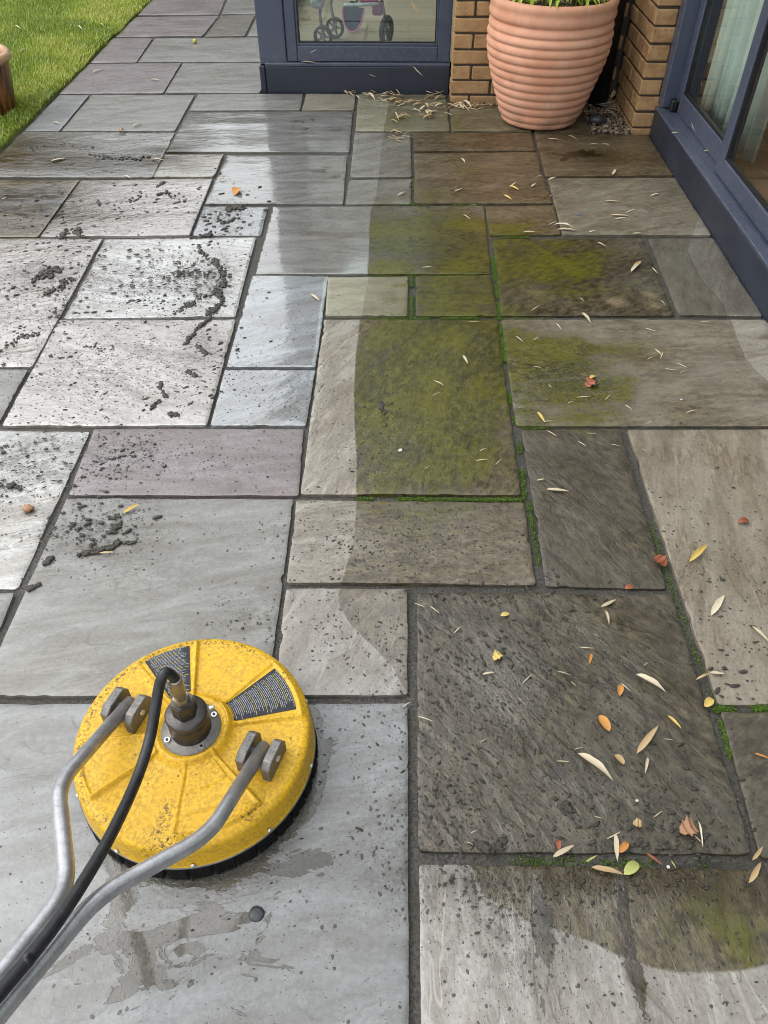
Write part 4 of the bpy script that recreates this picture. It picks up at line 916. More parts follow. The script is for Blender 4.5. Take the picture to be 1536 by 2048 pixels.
def label(t0, t1, r0, r1, inset=0.0):
    nu, nv = 40, 26; V = []; UV = []
    for i in range(nv):
        r = r0 + (r1 - r0) * i / (nv - 1)
        for j in range(nu):
            t = rad_(t1 + (t0 - t1) * j / (nu - 1)); V.append((r * math.cos(t), r * math.sin(t), float(top_z(np.array(r), np.array(t))) + .0008)); UV.append((j / (nu - 1), i / (nv - 1)))
    F = [(i * nu + j, i * nu + j + 1, (i + 1) * nu + j + 1, (i + 1) * nu + j) for i in range(nv - 1) for j in range(nu - 1)]
    me = mesh_np('warning_label', V, F)
    ul = me.uv_layers.new(name='UVMap'); vi = np.zeros(len(me.loops), np.int32); me.loops.foreach_get('vertex_index', vi)
    ul.data.foreach_set('uv', np.array(UV, np.float32)[vi].ravel())
    o = link('warning_label', me, M['label'], hous); o['label'] = 'charcoal printed warning label'; return o
label(102.5, 129.5, .084, .1945); label(14.5, 45.5, .078, .1945)
# brush skirt: one ragged ring
nb = 480; tb = np.linspace(0, 2 * np.pi, nb, endpoint=False); rbn = np.random.default_rng(4)
blk = (np.floor(tb / (2 * np.pi) * 34) % 1); ph = (tb / (2 * np.pi) * 34) % 1; gap = ((ph < .10)).astype(float)
zb = .001 + gap * .014 + rbn.uniform(0, .003, nb); ro = .2248 - gap * .006 + rbn.uniform(-.0012, .0012, nb)
ring = []
for r, z in ((.200, np.full(nb, .0428)), (ro - .006, np.full(nb, .0428)), (ro, np.full(nb, .02)), (ro + .001, zb), (ro - .016, zb), (np.full(nb, .195), np.full(nb, .0428))):
    ring.append(np.stack([r * np.cos(tb), r * np.sin(tb), z], -1))
ring = np.array(ring); ii = np.arange(ring.shape[0] * nb).reshape(ring.shape[0], nb); nn = np.roll(ii, -1, 1)
link('brush_skirt', mesh_np('brush_skirt', ring.reshape(-1, 3), np.stack([ii[:-1], ii[1:], nn[1:], nn[:-1]], -1).reshape(-1, 4), False), M['bristle'], cl)
band = link('trim_band', lathe('trim_band', [(.2200, .0415), (.2236, .0415), (.2243, .0422), (.2241, .0440), (.2225, .0448)], 160), M['cast'], cl)
scm = lathe('screw', [(.0045, 0), (.0045, .002), (.003, .0035), (0, .0038)], 12)
for k in range(10):
    a = rad_(-9 - 36 * k); o = link('screw', scm, M['bright'], cl); o.location = (.2222 * math.cos(a), .2222 * math.sin(a), .052); o.rotation_euler = (0, math.pi / 2, a)
# hub and swivel
fl = link('hub_flange', lathe('hub_flange', [(.0, .1035), (.0545, .1035), (.0555, .105), (.0555, .118), (.054, .1205), (.0, .1205)], 64, False), M['cast'], cl)
for p in fl.data.polygons: p.use_smooth = True
bm = bmesh.new(); bmesh.ops.create_cone(bm, cap_ends=True, segments=20, radius1=.0058, radius2=.0054, depth=.004); bolt_me = mesh_bm('bolt', bm); bolt_me.materials.append(M['bright'])
bm = bmesh.new(); bmesh.ops.create_cone(bm, cap_ends=True, segments=6, radius1=.0028, radius2=.0028, depth=.003); sock_me = mesh_bm('bolt_socket', bm); sock_me.materials.append(M['black'])
for k in range(4):
    a = rad_(35 + 90 * k); o = link('bolt', bolt_me, None, fl); o.location = (.0465 * math.cos(a), .0465 * math.sin(a), .1222)
    o2 = link('bolt_socket', sock_me, None, fl); o2.location = (.0465 * math.cos(a), .0465 * math.sin(a), .1240)
swv = link('swivel', lathe('swivel', [(.0375, .1206), (.0375, .142), (.0355, .150), (.0355, .160), (.0375, .162), (.0380, .172), (.0345, .1765), (.0, .1766)], 48), M['hubmetal'], cl)
bm = bmesh.new(); bmesh.ops.create_cone(bm, cap_ends=True, segments=6, radius1=.0235, radius2=.0225, depth=.036, matrix=Matrix.Translation((0, 0, .1948))); bmesh.ops.bevel(bm, geom=bm.edges[:], offset=.002, segments=2, affect='EDGES')
link('swivel_nut', mesh_bm('swivel_nut', bm), M['hubmetal'], swv)
bm = bmesh.new(); bmesh.ops.create_cone(bm, cap_ends=True, segments=6, radius1=.0145, radius2=.0145, depth=.014, matrix=Matrix.Translation((0, 0, .2200)))
link('union_nut', mesh_bm('union_nut', bm), M['fitting'], swv)
link('hose_ferrule', lathe('hose_ferrule', [(.0, .2272), (.0108, .2272), (.0112, .240), (.0125, .242), (.0125, .2795), (.0118, .282), (0, .282)], 28), M['fitting'], swv)
gn = link('grease_nipple', lathe('grease_nipple', [(0, 0), (.0042, 0), (.0045, .004), (.003, .008), (.0036, .011), (0, .0125)], 14), M['bright'], swv); gn.location = (.0375, .012, .168); gn.rotation_euler = (0, math.pi / 2 - .2, .3)
# handle brackets and tubes lie in one plane hinged on the bracket pins
A = np.array([*G(252, 1412, .135), .135]); B = np.array([*G(521, 1503, .135), .135])
AX = (B - A) / np.linalg.norm(B - A); PE = np.array([AX[1], -AX[0], 0]); PE = PE if PE[1] < 0 else -PE
PHI = rad_(22); DIRH = PE * math.cos(PHI) + np.array([0, 0, 1]) * math.sin(PHI); NH = np.cross(AX, DIRH)
rzb = math.atan2(AX[1], AX[0])
def hp(px, py, off=0.0): return Vector(on_plane(px, py, A + np.array([0, 0, off]), NH))
TL_ = [Vector(A - DIRH * .014), hp(136, 1543), hp(98, 1592), hp(136, 1778), hp(72, 1872), hp(0, 1950)]
TR_ = [Vector(B - DIRH * .014), hp(447, 1640), hp(385, 1702), hp(222, 1765), hp(150, 1838), hp(0, 2025)]
for pts in (TL_, TR_):
    d = (pts[-1] - pts[-2]).normalized(); pts.append(pts[-1] + d * .55)
for pts in ([TL_[0], (TL_[1] * .45 + TL_[2] * .55), TL_[3], TL_[5], TL_[6]], [TR_[0], (TR_[1] * .5 + TR_[2] * .5), TR_[3] * .62 + TR_[4] * .38, TR_[5], TR_[6]]):
    part('handle_tube', tube('handle_tube', fillet(pts, .042, 9), .0125, 22), M['tube'], cl)
    e = pts[-1]; d = (Vector(pts[-1]) - Vector(pts[-2])).normalized()
    part('grip', tube('grip', [Vector(e) - d * .12, Vector(e) + d * .004], .016, 18), M['rubber'], cl)
def bracket(c):
    zt = .012; b0 = empty('bracket'); b0.parent = cl; b0.location = Vector(c) - Vector((CC[0], CC[1], 0)); b0.rotation_euler = (0, 0, rzb)
    for sx in (-1, 1):
        bm = bmesh.new()
        pts = [(-.034, -.042), (.034, -.042), (.034, -.002), (.022, .016), (-.020, .016), (-.034, .006)]
        f = bm.faces.new([bm.verts.new((sx * .0245 - .0085, y_, z_)) for y_, z_ in pts]); r = bmesh.ops.extrude_face_region(bm, geom=[f])
        bmesh.ops.translate(bm, verts=[v for v in r['geom'] if isinstance(v, bmesh.types.BMVert)], vec=(.017, 0, 0)); bmesh.ops.bevel(bm, geom=bm.edges[:], offset=.0015, segments=1, affect='EDGES')
        link('cheek', mesh_bm('cheek', bm), M['cast'], b0)
    pn = link('pin', tube('pin', [(-.036, 0, -.004), (.036, 0, -.004)], .0055, 14), M['bright'], b0)
bracket(A); bracket(B)
hz_ = [(340, 1347, .297), (333, 1345, .303), (325, 1352, .302), (318, 1375, .285), (311, 1415, .262), (299, 1480, .236), (272, 1562, .232)]
hose = [Vector((CC[0], CC[1], .262)), Vector((CC[0], CC[1], .285))] + [G3(*p) for p in hz_[1:]] + [hp(p[0], p[1], .032) for p in ((224, 1665), (168, 1762), (108, 1852), (50, 1926), (0, 1985))]
hose.append(hose[-1] + (hose[-1] - hose[-2]).normalized() * .5)
part('pressure_hose', tube('pressure_hose', smooth_path(hose, 7), .0092, 18), M['rubber'], cl)

# ------------------------------------------------------------------ grass on the lawn (uncountable: one object)
NB = 135000
gy_ = RNG.uniform(1.6, 8.2, NB); gx_ = lawn_edge(gy_) + .006 - RNG.random(NB) ** 1.15 * 1.75
hh_ = RNG.uniform(.016, .036, NB); hh_ *= .8 + .5 * vn(gx_ * 5, gy_ * 5, 9); hh_ *= np.where(lawn_edge(gy_) - gx_ < .03, .75, 1)
ang = RNG.uniform(0, 2 * np.pi, NB); lean = RNG.uniform(.15, 1.1, NB) * hh_; wd = RNG.uniform(.0018, .0036, NB)
bx_, by_ = np.cos(ang), np.sin(ang); z0 = np.full(NB, .004)
def P3(x, y, z): return np.stack([x, y, z], -1)
b1 = P3(gx_ - by_ * wd, gy_ + bx_ * wd, z0); b2 = P3(gx_ + by_ * wd, gy_ - bx_ * wd, z0)
mx, my = gx_ + bx_ * lean * .4, gy_ + by_ * lean * .4
m1 = P3(mx - by_ * wd * .8, my + bx_ * wd * .8, z0 + hh_ * .62); m2 = P3(mx + by_ * wd * .8, my - bx_ * wd * .8, z0 + hh_ * .62)
tp = P3(gx_ + bx_ * lean, gy_ + by_ * lean, z0 + hh_)
Vg = np.stack([b1, b2, m2, m1, tp, tp + 1e-5], 1).reshape(-1, 3); bi = np.arange(NB) * 6
Fg = np.concatenate([np.stack([bi, bi + 1, bi + 2, bi + 3], -1), np.stack([bi + 3, bi + 2, bi + 4, bi + 5], -1)])
gme = mesh_np('grass', Vg, Fg)
patch = fbm(gx_ * 2.6, gy_ * 2.6, 31, 3)
tone = np.clip(RNG.beta(2.2, 2.6, NB) * .55 + .55 * sstep(.35, .7, patch) * .8 + (RNG.random(NB) < .05) * .4, 0, 1)
tone = np.where(lawn_edge(gy_) - gx_ < .05, np.clip(tone * .8 + (RNG.random(NB) < .2) * .35, 0, 1), tone)
attr(gme, 'tone', 'FLOAT', np.repeat(tone, 6))
tag(link('grass', gme, M['grass']), 'short green lawn grass left of the paving', 'grass', kind='stuff')

# ------------------------------------------------------------------ lumps: mud, moss, gravel
def ico(sub):
    bm = bmesh.new(); bmesh.ops.create_icosphere(bm, subdivisions=sub, radius=1); V = np.array([v.co[:] for v in bm.verts]); F = np.array([[v.index for v in f.verts] for f in bm.faces]); bm.free(); return V, F
ICO = {1: ico(1), 2: ico(2)}
def lumps(items, sub, rough, seed, flat=None):
    V0, F0 = ICO[sub]; Vs = []; Fs = []; r = np.random.default_rng(seed); tn = []
    for i, (x, y, z, sx, sy, sz, a) in enumerate(items):
        n = r.uniform(1 - rough, 1 + rough, len(V0))[:, None]
        v = V0 * n * np.array([sx, sy, sz]); c, s = math.cos(a), math.sin(a)
        v = np.stack([v[:, 0] * c - v[:, 1] * s + x, v[:, 0] * s + v[:, 1] * c + y, v[:, 2] + z], -1)
        Vs.append(v); Fs.append(F0 + i * len(V0)); tn.append(np.full(len(V0), r.random()))
    return np.concatenate(Vs), np.concatenate(Fs), np.concatenate(tn)
def px_len(px, py): # metres per photo pixel across at that ground spot
    return np.linalg.norm(G(px + 1, py) - G(px, py))
rm = np.random.default_rng(21); small = []; big = []
def scatter(px, py, rx, ry, n, s0, s1, elong=2.4, dirn=None):      # centre px, spread in px, size in metres
    for _ in range(n):
        x_, y_ = px + rm.normal() * rx, py + rm.normal() * ry
        g = G(x_, y_)
        if g[0] > 1.26: continue
        s = .72 * (s0 + (s1 - s0) * rm.random() ** 2.6)
        el = rm.uniform(1, elong); a = rm.uniform(-.5, .9) if dirn is None else dirn + rm.normal() * .5
        (big if s > .004 else small).append((g[0], g[1], .001 + s * .15, s * el, s * .8, s * rm.uniform(.28, .52), a))
def trail(pts, n, w, s0, s1):
    P_ = np.array(pts, float); n = int(n * 2.6)
    for _ in range(n):
        t = rm.random() * (len(P_) - 1); k = int(t); d = P_[min(k + 1, len(P_) - 1)] - P_[k]
        g0 = G(*P_[k]); g1 = G(*(P_[k] + d)); a = math.atan2(g1[1] - g0[1], g1[0] - g0[0])
        wob = np.array([vn(t * 5.3, .5, int(P_[0][0])) - .5, vn(t * 5.3, 9.5, int(P_[0][1])) - .5]) * w * 2.4
        p = P_[k] + d * (t - k) + wob + rm.normal(size=2) * w * .42
        g = G(*p); s = .62 * (s0 + (s1 - s0) * rm.random() ** 1.3) * (.55 + .9 * vn(t * 7.1, 3.3, int(P_[0][0]) + 3))
        big.append((g[0], g[1], .0006 + s * .25, s * rm.uniform(1.0, 2.0), s, s * rm.uniform(.5, .95), a + rm.normal() * .5))
scatter(330, 560, 90, 42, 330, .0018, .008); scatter(390, 550, 40, 40, 200, .002, .008); scatter(80, 560, 90, 60, 300, .0018, .009); scatter(60, 660, 60, 40, 130, .0018, .007)
scatter(250, 740, 110, 60, 330, .0015, .006); scatter(400, 720, 40, 50, 130, .0018, .008); scatter(160, 560, 30, 50, 80, .002, .009)
scatter(60, 930, 50, 50, 130, .0018, .008); scatter(235, 910, 45, 30, 120, .002, .007); scatter(450, 920, 80, 30, 50, .0014, .004)
scatter(200, 1050, 50, 30, 130, .002, .009); scatter(480, 1240, 50, 40, 40, .0014, .004); scatter(560, 780, 70, 60, 70, .0012, .003); scatter(590, 620, 40, 70, 40, .0012, .003)
scatter(250, 420, 120, 45, 200, .002, .008); scatter(430, 420, 40, 35, 110, .002, .010); scatter(120, 440, 60, 30, 50, .002, .010); scatter(460, 440, 30, 20, 40, .003, .012)
scatter(960, 1330, 110, 90, 380, .0013, .0055, dirn=-.9); scatter(1080, 1500, 150, 110, 330, .0013, .006, dirn=-.9); scatter(1280, 1640, 120, 60, 160, .0014, .007); scatter(900, 1600, 50, 80, 120, .0013, .005)
scatter(1010, 1780, 60, 50, 110, .0010, .004); scatter(1230, 1760, 160, 22, 150, .0012, .005); scatter(820, 1080, 110, 50, 230, .0013, .005); scatter(770, 880, 40, 90, 150, .0012, .005); scatter(900, 940, 90, 30, 90, .0012, .004); scatter(680, 1270, 60, 70, 80, .0012, .003)
scatter(1450, 1150, 60, 150, 60, .0013, .006); scatter(1460, 1340, 40, 50, 25, .002, .009); scatter(1000, 1190, 120, 12, 130, .0015, .006); scatter(480, 1820, 220, 120, 60, .0010, .0028); scatter(640, 1480, 14, 60, 40, .001, .004); scatter(1380, 1690, 60, 30, 90, .0015, .008); scatter(850, 800, 60, 100, 70, .0012, .004)
scatter(1350, 950, 70, 60, 40, .001, .004); scatter(850, 490, 60, 30, 40, .001, .004); scatter(1000, 1820, 120, 90, 60, .0008, .0028); scatter(1300, 1980, 150, 50, 60, .001, .003); scatter(560, 1450, 200, 90, 40, .001, .0025)
trail([(395, 498), (425, 520), (445, 545), (448, 565), (430, 585), (445, 600), (420, 625)], 85, 6, .003, .010)
trail([(430, 622), (410, 645), (385, 668), (370, 690)], 26, 3, .004, .011); trail([(392, 690), (405, 700), (412, 708)], 16, 2, .004, .010); trail([(322, 765), (322, 778), (334, 795)], 20, 2, .004, .010)
trail([(375, 745), (392, 752)], 12, 3, .004, .010); trail([(300, 812), (320, 805)], 10, 4, .003, .008); trail([(355, 830), (340, 828)], 14, 4, .003, .009)
trail([(60, 560), (95, 545), (110, 540)], 30, 8, .003, .010); trail([(85, 590), (120, 572), (150, 555)], 26, 6, .003, .009); trail([(10, 690), (45, 672), (75, 668)], 20, 6, .003, .008); trail([(170, 700), (240, 690), (310, 700)], 22, 9, .002, .006); trail([(330, 560), (370, 545), (410, 548)], 26, 8, .002, .008); trail([(410, 590), (380, 610), (350, 622)], 22, 6, .003, .008); trail([(260, 395), (330, 388), (370, 400)], 20, 7, .003, .008); trail([(30, 300), (110, 292), (190, 300)], 26, 6, .003, .010); trail([(180, 312), (250, 318), (310, 314)], 26, 4, .003, .010); trail([(120, 475), (150, 462), (165, 470)], 30, 7, .004, .014); trail([(455, 420), (485, 412)], 22, 4, .004, .013); trail([(445, 446), (470, 440)], 14, 3, .004, .011); trail([(160, 1108), (215, 1098), (238, 1086)], 36, 4, .004, .011); trail([(225, 1065), (240, 1050)], 16, 4, .003, .009)
trail([(92, 1127), (102, 1118)], 14, 3, .004, .009); trail([(55, 1180), (78, 1170)], 16, 3, .004, .009); trail([(0, 965), (40, 975)], 14, 6, .003, .009); trail([(315, 372), (330, 365)], 14, 3, .004, .010); trail([(195, 400), (200, 410)], 8, 2, .005, .010); trail([(380, 478), (430, 470)], 20, 4, .004, .011)
trail([(760, 805), (772, 830)], 14, 4, .003, .007); trail([(965, 1690), (1010, 1680)], 24, 8, .003, .008); trail([(1120, 1610), (1150, 1620)], 16, 6, .003, .008)
mv, mf, _ = lumps(small, 1, .2, 1); bv, bf, _ = lumps(big, 2, .13, 2)
tag(link('mud_clump', mesh_np('mud_clump', np.concatenate([mv, bv]), np.concatenate([mf, bf + len(mv)])), M['mud']), 'wet black mud specks and clumps strewn over the slabs', 'mud', kind='stuff')

ms = []
def moss(pts, n, w=.0036, s0=.0008, s1=.0022, zt=-.005):
    n = int(n * 2.6)
    P_ = np.array([G(*p) for p in pts])
    for _ in range(n):
        t = rm.random() * (len(P_) - 1); k = int(t); p = P_[k] + (P_[k + 1] - P_[k]) * (t - k)
        if vn(p[0] * 22, p[1] * 22, 77) < .38: continue
        s = rm.uniform(s0, s1); ms.append((p[0] + rm.normal() * w, p[1] + rm.normal() * w, zt + rm.uniform(-.004, .003), s, s * rm.uniform(.7, 1.3), s * rm.uniform(.7, 1.2), rm.uniform(0, 3)))
moss([(978, 470), (992, 550), (999, 632)], 900, .005); moss([(1000, 636), (1015, 740), (1033, 855)], 1000, .005); moss([(1034, 857), (1045, 930), (1050, 995)], 300); moss([(715, 995), (880, 996), (1046, 997)], 700); moss([(823, 551), (824, 632)], 380)
moss([(738, 635), (900, 634), (998, 634)], 420, .003); moss([(742, 549), (860, 549), (975, 548)], 220, .002); moss([(745, 408), (870, 408), (965, 409)], 240, .002); moss([(978, 472), (1062, 472)], 140, .003); moss([(1432, 1415), (1560, 1415)], 420, .004); moss([(1446, 1440), (1478, 1560)], 300, .004); moss([(990, 1718), (1200, 1721), (1420, 1724)], 160, .005, zt=-.008)
moss([(1058, 1000), (1085, 1165)], 170); moss([(1300, 1040), (1350, 1190)], 70); moss([(826, 345), (826, 406)], 120, .003); moss([(1350, 1190), (1440, 1430)], 60, .004); moss([(1000, 634), (1100, 634)], 40, .002); moss([(1035, 854), (1100, 854)], 60, .003)
mv, mf, _ = lumps(ms, 1, .3, 3)
tag(link('moss', mesh_np('moss', mv, mf), M['moss']), 'bright green moss growing in the slab joints', 'moss', kind='stuff')

gr_ = []
for _ in range(620):
    x_ = rm.uniform(1.005, 1.20); y_ = rm.uniform(4.205, 4.72); s = rm.uniform(.006, .014)
    gr_.append((x_, y_, -.018 + rm.uniform(0, .024), s, s * rm.uniform(.6, 1), s * rm.uniform(.5, .8), rm.uniform(0, 3)))
for _ in range(200):
    s = rm.uniform(.005, .011); gr_.append((rm.uniform(.30, 1.0), rm.uniform(4.60, 4.72), -.02 + rm.uniform(0, .012), s, s * .8, s * .6, rm.uniform(0, 3)))
gv, gf, gt = lumps(gr_, 1, .18, 5)
gme = mesh_np('gravel', gv, gf); attr(gme, 'tone', 'FLOAT', gt)
tag(link('gravel', gme, M['gravel']), 'loose brown and white gravel in the corner behind the pot', 'gravel', kind='stuff')
def stone(name, x, y, z, sx, sy, sz, mat, lab, cat, sub=2, rough=.1, seed=9, a=0):
    v, f, _ = lumps([(0, 0, 0, sx, sy, sz, a)], sub, rough, seed); o = link(name, mesh_np(name, v, f), mat, None, (x, y, z)); return tag(o, lab, cat)
stone('rock', 1.045, 4.36, .016, .045, .032, .026, M['pebble'], 'dark grey stone on the gravel behind the terracotta pot', 'stone', 2, .10)
g = G(513, 1828); stone('pebble', g[0], g[1], .0015, .0135, .0130, .0035, M['pebble'], 'small round dark pebble on the slab below the yellow cleaner', 'pebble', 2, .05)
g = G(390, 86); stone('crab_apple', g[0], g[1], .013, .014, .014, .013, M['applegreen'], 'tiny yellow-green fruit on the far slabs near the window', 'fruit', 2, .03)
g = G(57, 1020); stone('clay_chip', g[0], g[1], .008, .015, .012, .008, M['brownleaf'], 'small red-brown crumpled chip on the pale slab at the left', 'chip', 2, .22)

# ------------------------------------------------------------------ fallen leaves, each its own thing
LM = {}
def leaf_variant(kind, mat, v):
    k = (kind, mat, v)
    if k not in LM:
        if kind == 'lance': me = leaf_mesh('fallen_leaf', 1, .15 + .02 * v, (.03, .08, .05, .02)[v], (.2, .35, .1, .3)[v], 10 + v)
        elif kind == 'oval': me = leaf_mesh('fallen_leaf', 1, .52, (.10, .16, .06, .12)[v], .25, 20 + v, 0, 10, True)
        elif kind == 'crumple':
            me = leaf_mesh('fallen_leaf', 1, .85, .14, .3, 30 + v, 0, 12, True)
            for vv in me.vertices: vv.co.z += .10 * math.sin(vv.co.x * 17 + v) * math.cos(vv.co.y * 15); vv.co.y *= 1 + .22 * math.sin(vv.co.x * 26)
        elif kind == 'scrap': 
            bm = bmesh.new(); rr_ = random.Random(v); f_ = bm.faces.new([bm.verts.new((.5 * rr_.uniform(.6, 1.1) * math.cos(k_ * 1.05), .36 * rr_.uniform(.5, 1.1) * math.sin(k_ * 1.05), .05 * rr_.random())) for k_ in range(6)])
            ex_ = bmesh.ops.extrude_face_region(bm, geom=[f_]); bmesh.ops.translate(bm, verts=[q for q in ex_['geom'] if isinstance(q, bmesh.types.BMVert)], vec=(0, 0, .05)); me = mesh_bm('paper_scrap', bm)
        else: me = leaf_mesh('fallen_straw', 1, .055, .03 * (v - 1), .6, 50 + v, .012, 6)
        if M[mat].name not in [m.name for m in me.materials]: me.materials.append(M[mat])
        LM[k] = me
    return LM[k]
WHERE = {'S16': 'the big dark muddy slab', 'S17': 'the near right slab', 'S19': 'the tan slab at the right edge', 'S20': 'the small dark slab at the right edge', 'S18': 'the charcoal slab with pale scratches',
         'S21': 'the long half-green slab', 'S22': 'the dark slab with beige spots', 'S23': 'the pale grey slab by the door sill', 'S24': 'the small brown slab beside the green one', 'S25': 'the brownish slab by the door sill', 'S26': 'the slab right of the terracotta pot', 'S26b': 'the slab right of the terracotta pot',
         'S27': 'the brown slab before the terracotta pot', 'S28': 'the slab at the terracotta pot foot', 'S29': 'the slab below the window sill', 'S29b': 'the slab below the window sill', 'S13': 'the big green slab', 'S14': 'the gritty slab below the green one', 'S12': 'the long slab half covered green', 'S30': 'the narrow slab below the window', 'S31': 'the small half-clean slab',
         'S2': 'the grey slab behind the cleaner', 'S6': 'the muddy white slab', 'S7': 'the muddy slab at the left edge', 'S40': 'the wet slab by the lawn', 'S41': 'the far grey slab by the lawn', 'S43': 'the far purple slab', 'S44': 'the far grey slab beside the window', 'S46': 'the far streaked slab', 'S8': 'the glossy blue-grey slab', 'S35': 'the wet slab below the window corner', 'S37': 'the muddy pinkish slab', 'S32': 'the wet grey slab', 'S38': 'the small muddy slab', 'S36': 'the small wet slab', 'S39': 'the brown puddled slab', 'S42': 'the narrow slab at the lawn', 'S34': 'the slab at the window corner', 'S15': 'the small pale slab', 'S1': 'the slab under the cleaner', 'S11': 'the small dark green slab', 'S10': 'the small yellowish slab'}
def slab_at(x, y):
    for k, q in SLAB_Q.items():
        if k == 'x': continue
        xs = [p[0] for p in q]; ys = [p[1] for p in q]
        if min(xs) - .008 <= x <= max(xs) + .008 and min(ys) - .008 <= y <= max(ys) + .008: return k
    return None
COLN = {'pale': 'pale dry', 'tan': 'tan dry', 'yellowleaf': 'yellow', 'orange': 'orange', 'red': 'red-brown', 'brownleaf': 'brown', 'lime': 'lime green', 'straw': 'pale', 'white': 'white', 'blue': 'blue'}
KINDN = {'lance': 'bamboo leaf', 'oval': 'oval leaf', 'crumple': 'crumpled leaf', 'straw': 'straw', 'scrap': 'scrap of litter'}
placed = {}
def lay(kind, mat, p0, p1, z=0.0, fixed=None, group=None):
    a = G(*p0, z); b = G(*p1, z); c = (a + b) / 2; L = float(np.linalg.norm(b - a))
    if c[0] > 1.272 and z < .05: return
    v = random.randint(0, 3); me = leaf_variant(kind, mat, v)
    nm = {'scrap': 'paper_scrap', 'straw': 'fallen_straw'}.get(kind, 'fallen_leaf')
    o = link(nm, me); L *= .93; o.scale = (L, L * random.uniform(.85, 1.15), L * random.uniform(.7, 1.2)); lift = {'lance': .05, 'oval': .05, 'crumple': .12, 'straw': .04, 'scrap': .02}[kind]
    o.location = (c[0], c[1], z + .0032 + lift * L * .35); o.rotation_euler = (random.uniform(-.12, .12), random.uniform(-.05, .05), math.atan2(b[1] - a[1], b[0] - a[0]))
    o['category'] = {'scrap': 'litter', 'straw': 'straw'}.get(kind, 'leaf')
    if fixed: o['label'] = fixed; o['group'] = group
    else: placed.setdefault((f"{COLN[mat]} {KINDN[kind]}", 'the lawn' if c[0] < -1.94 else WHERE.get(slab_at(*c), 'the slab joints')), []).append((c[1], o))
    return o
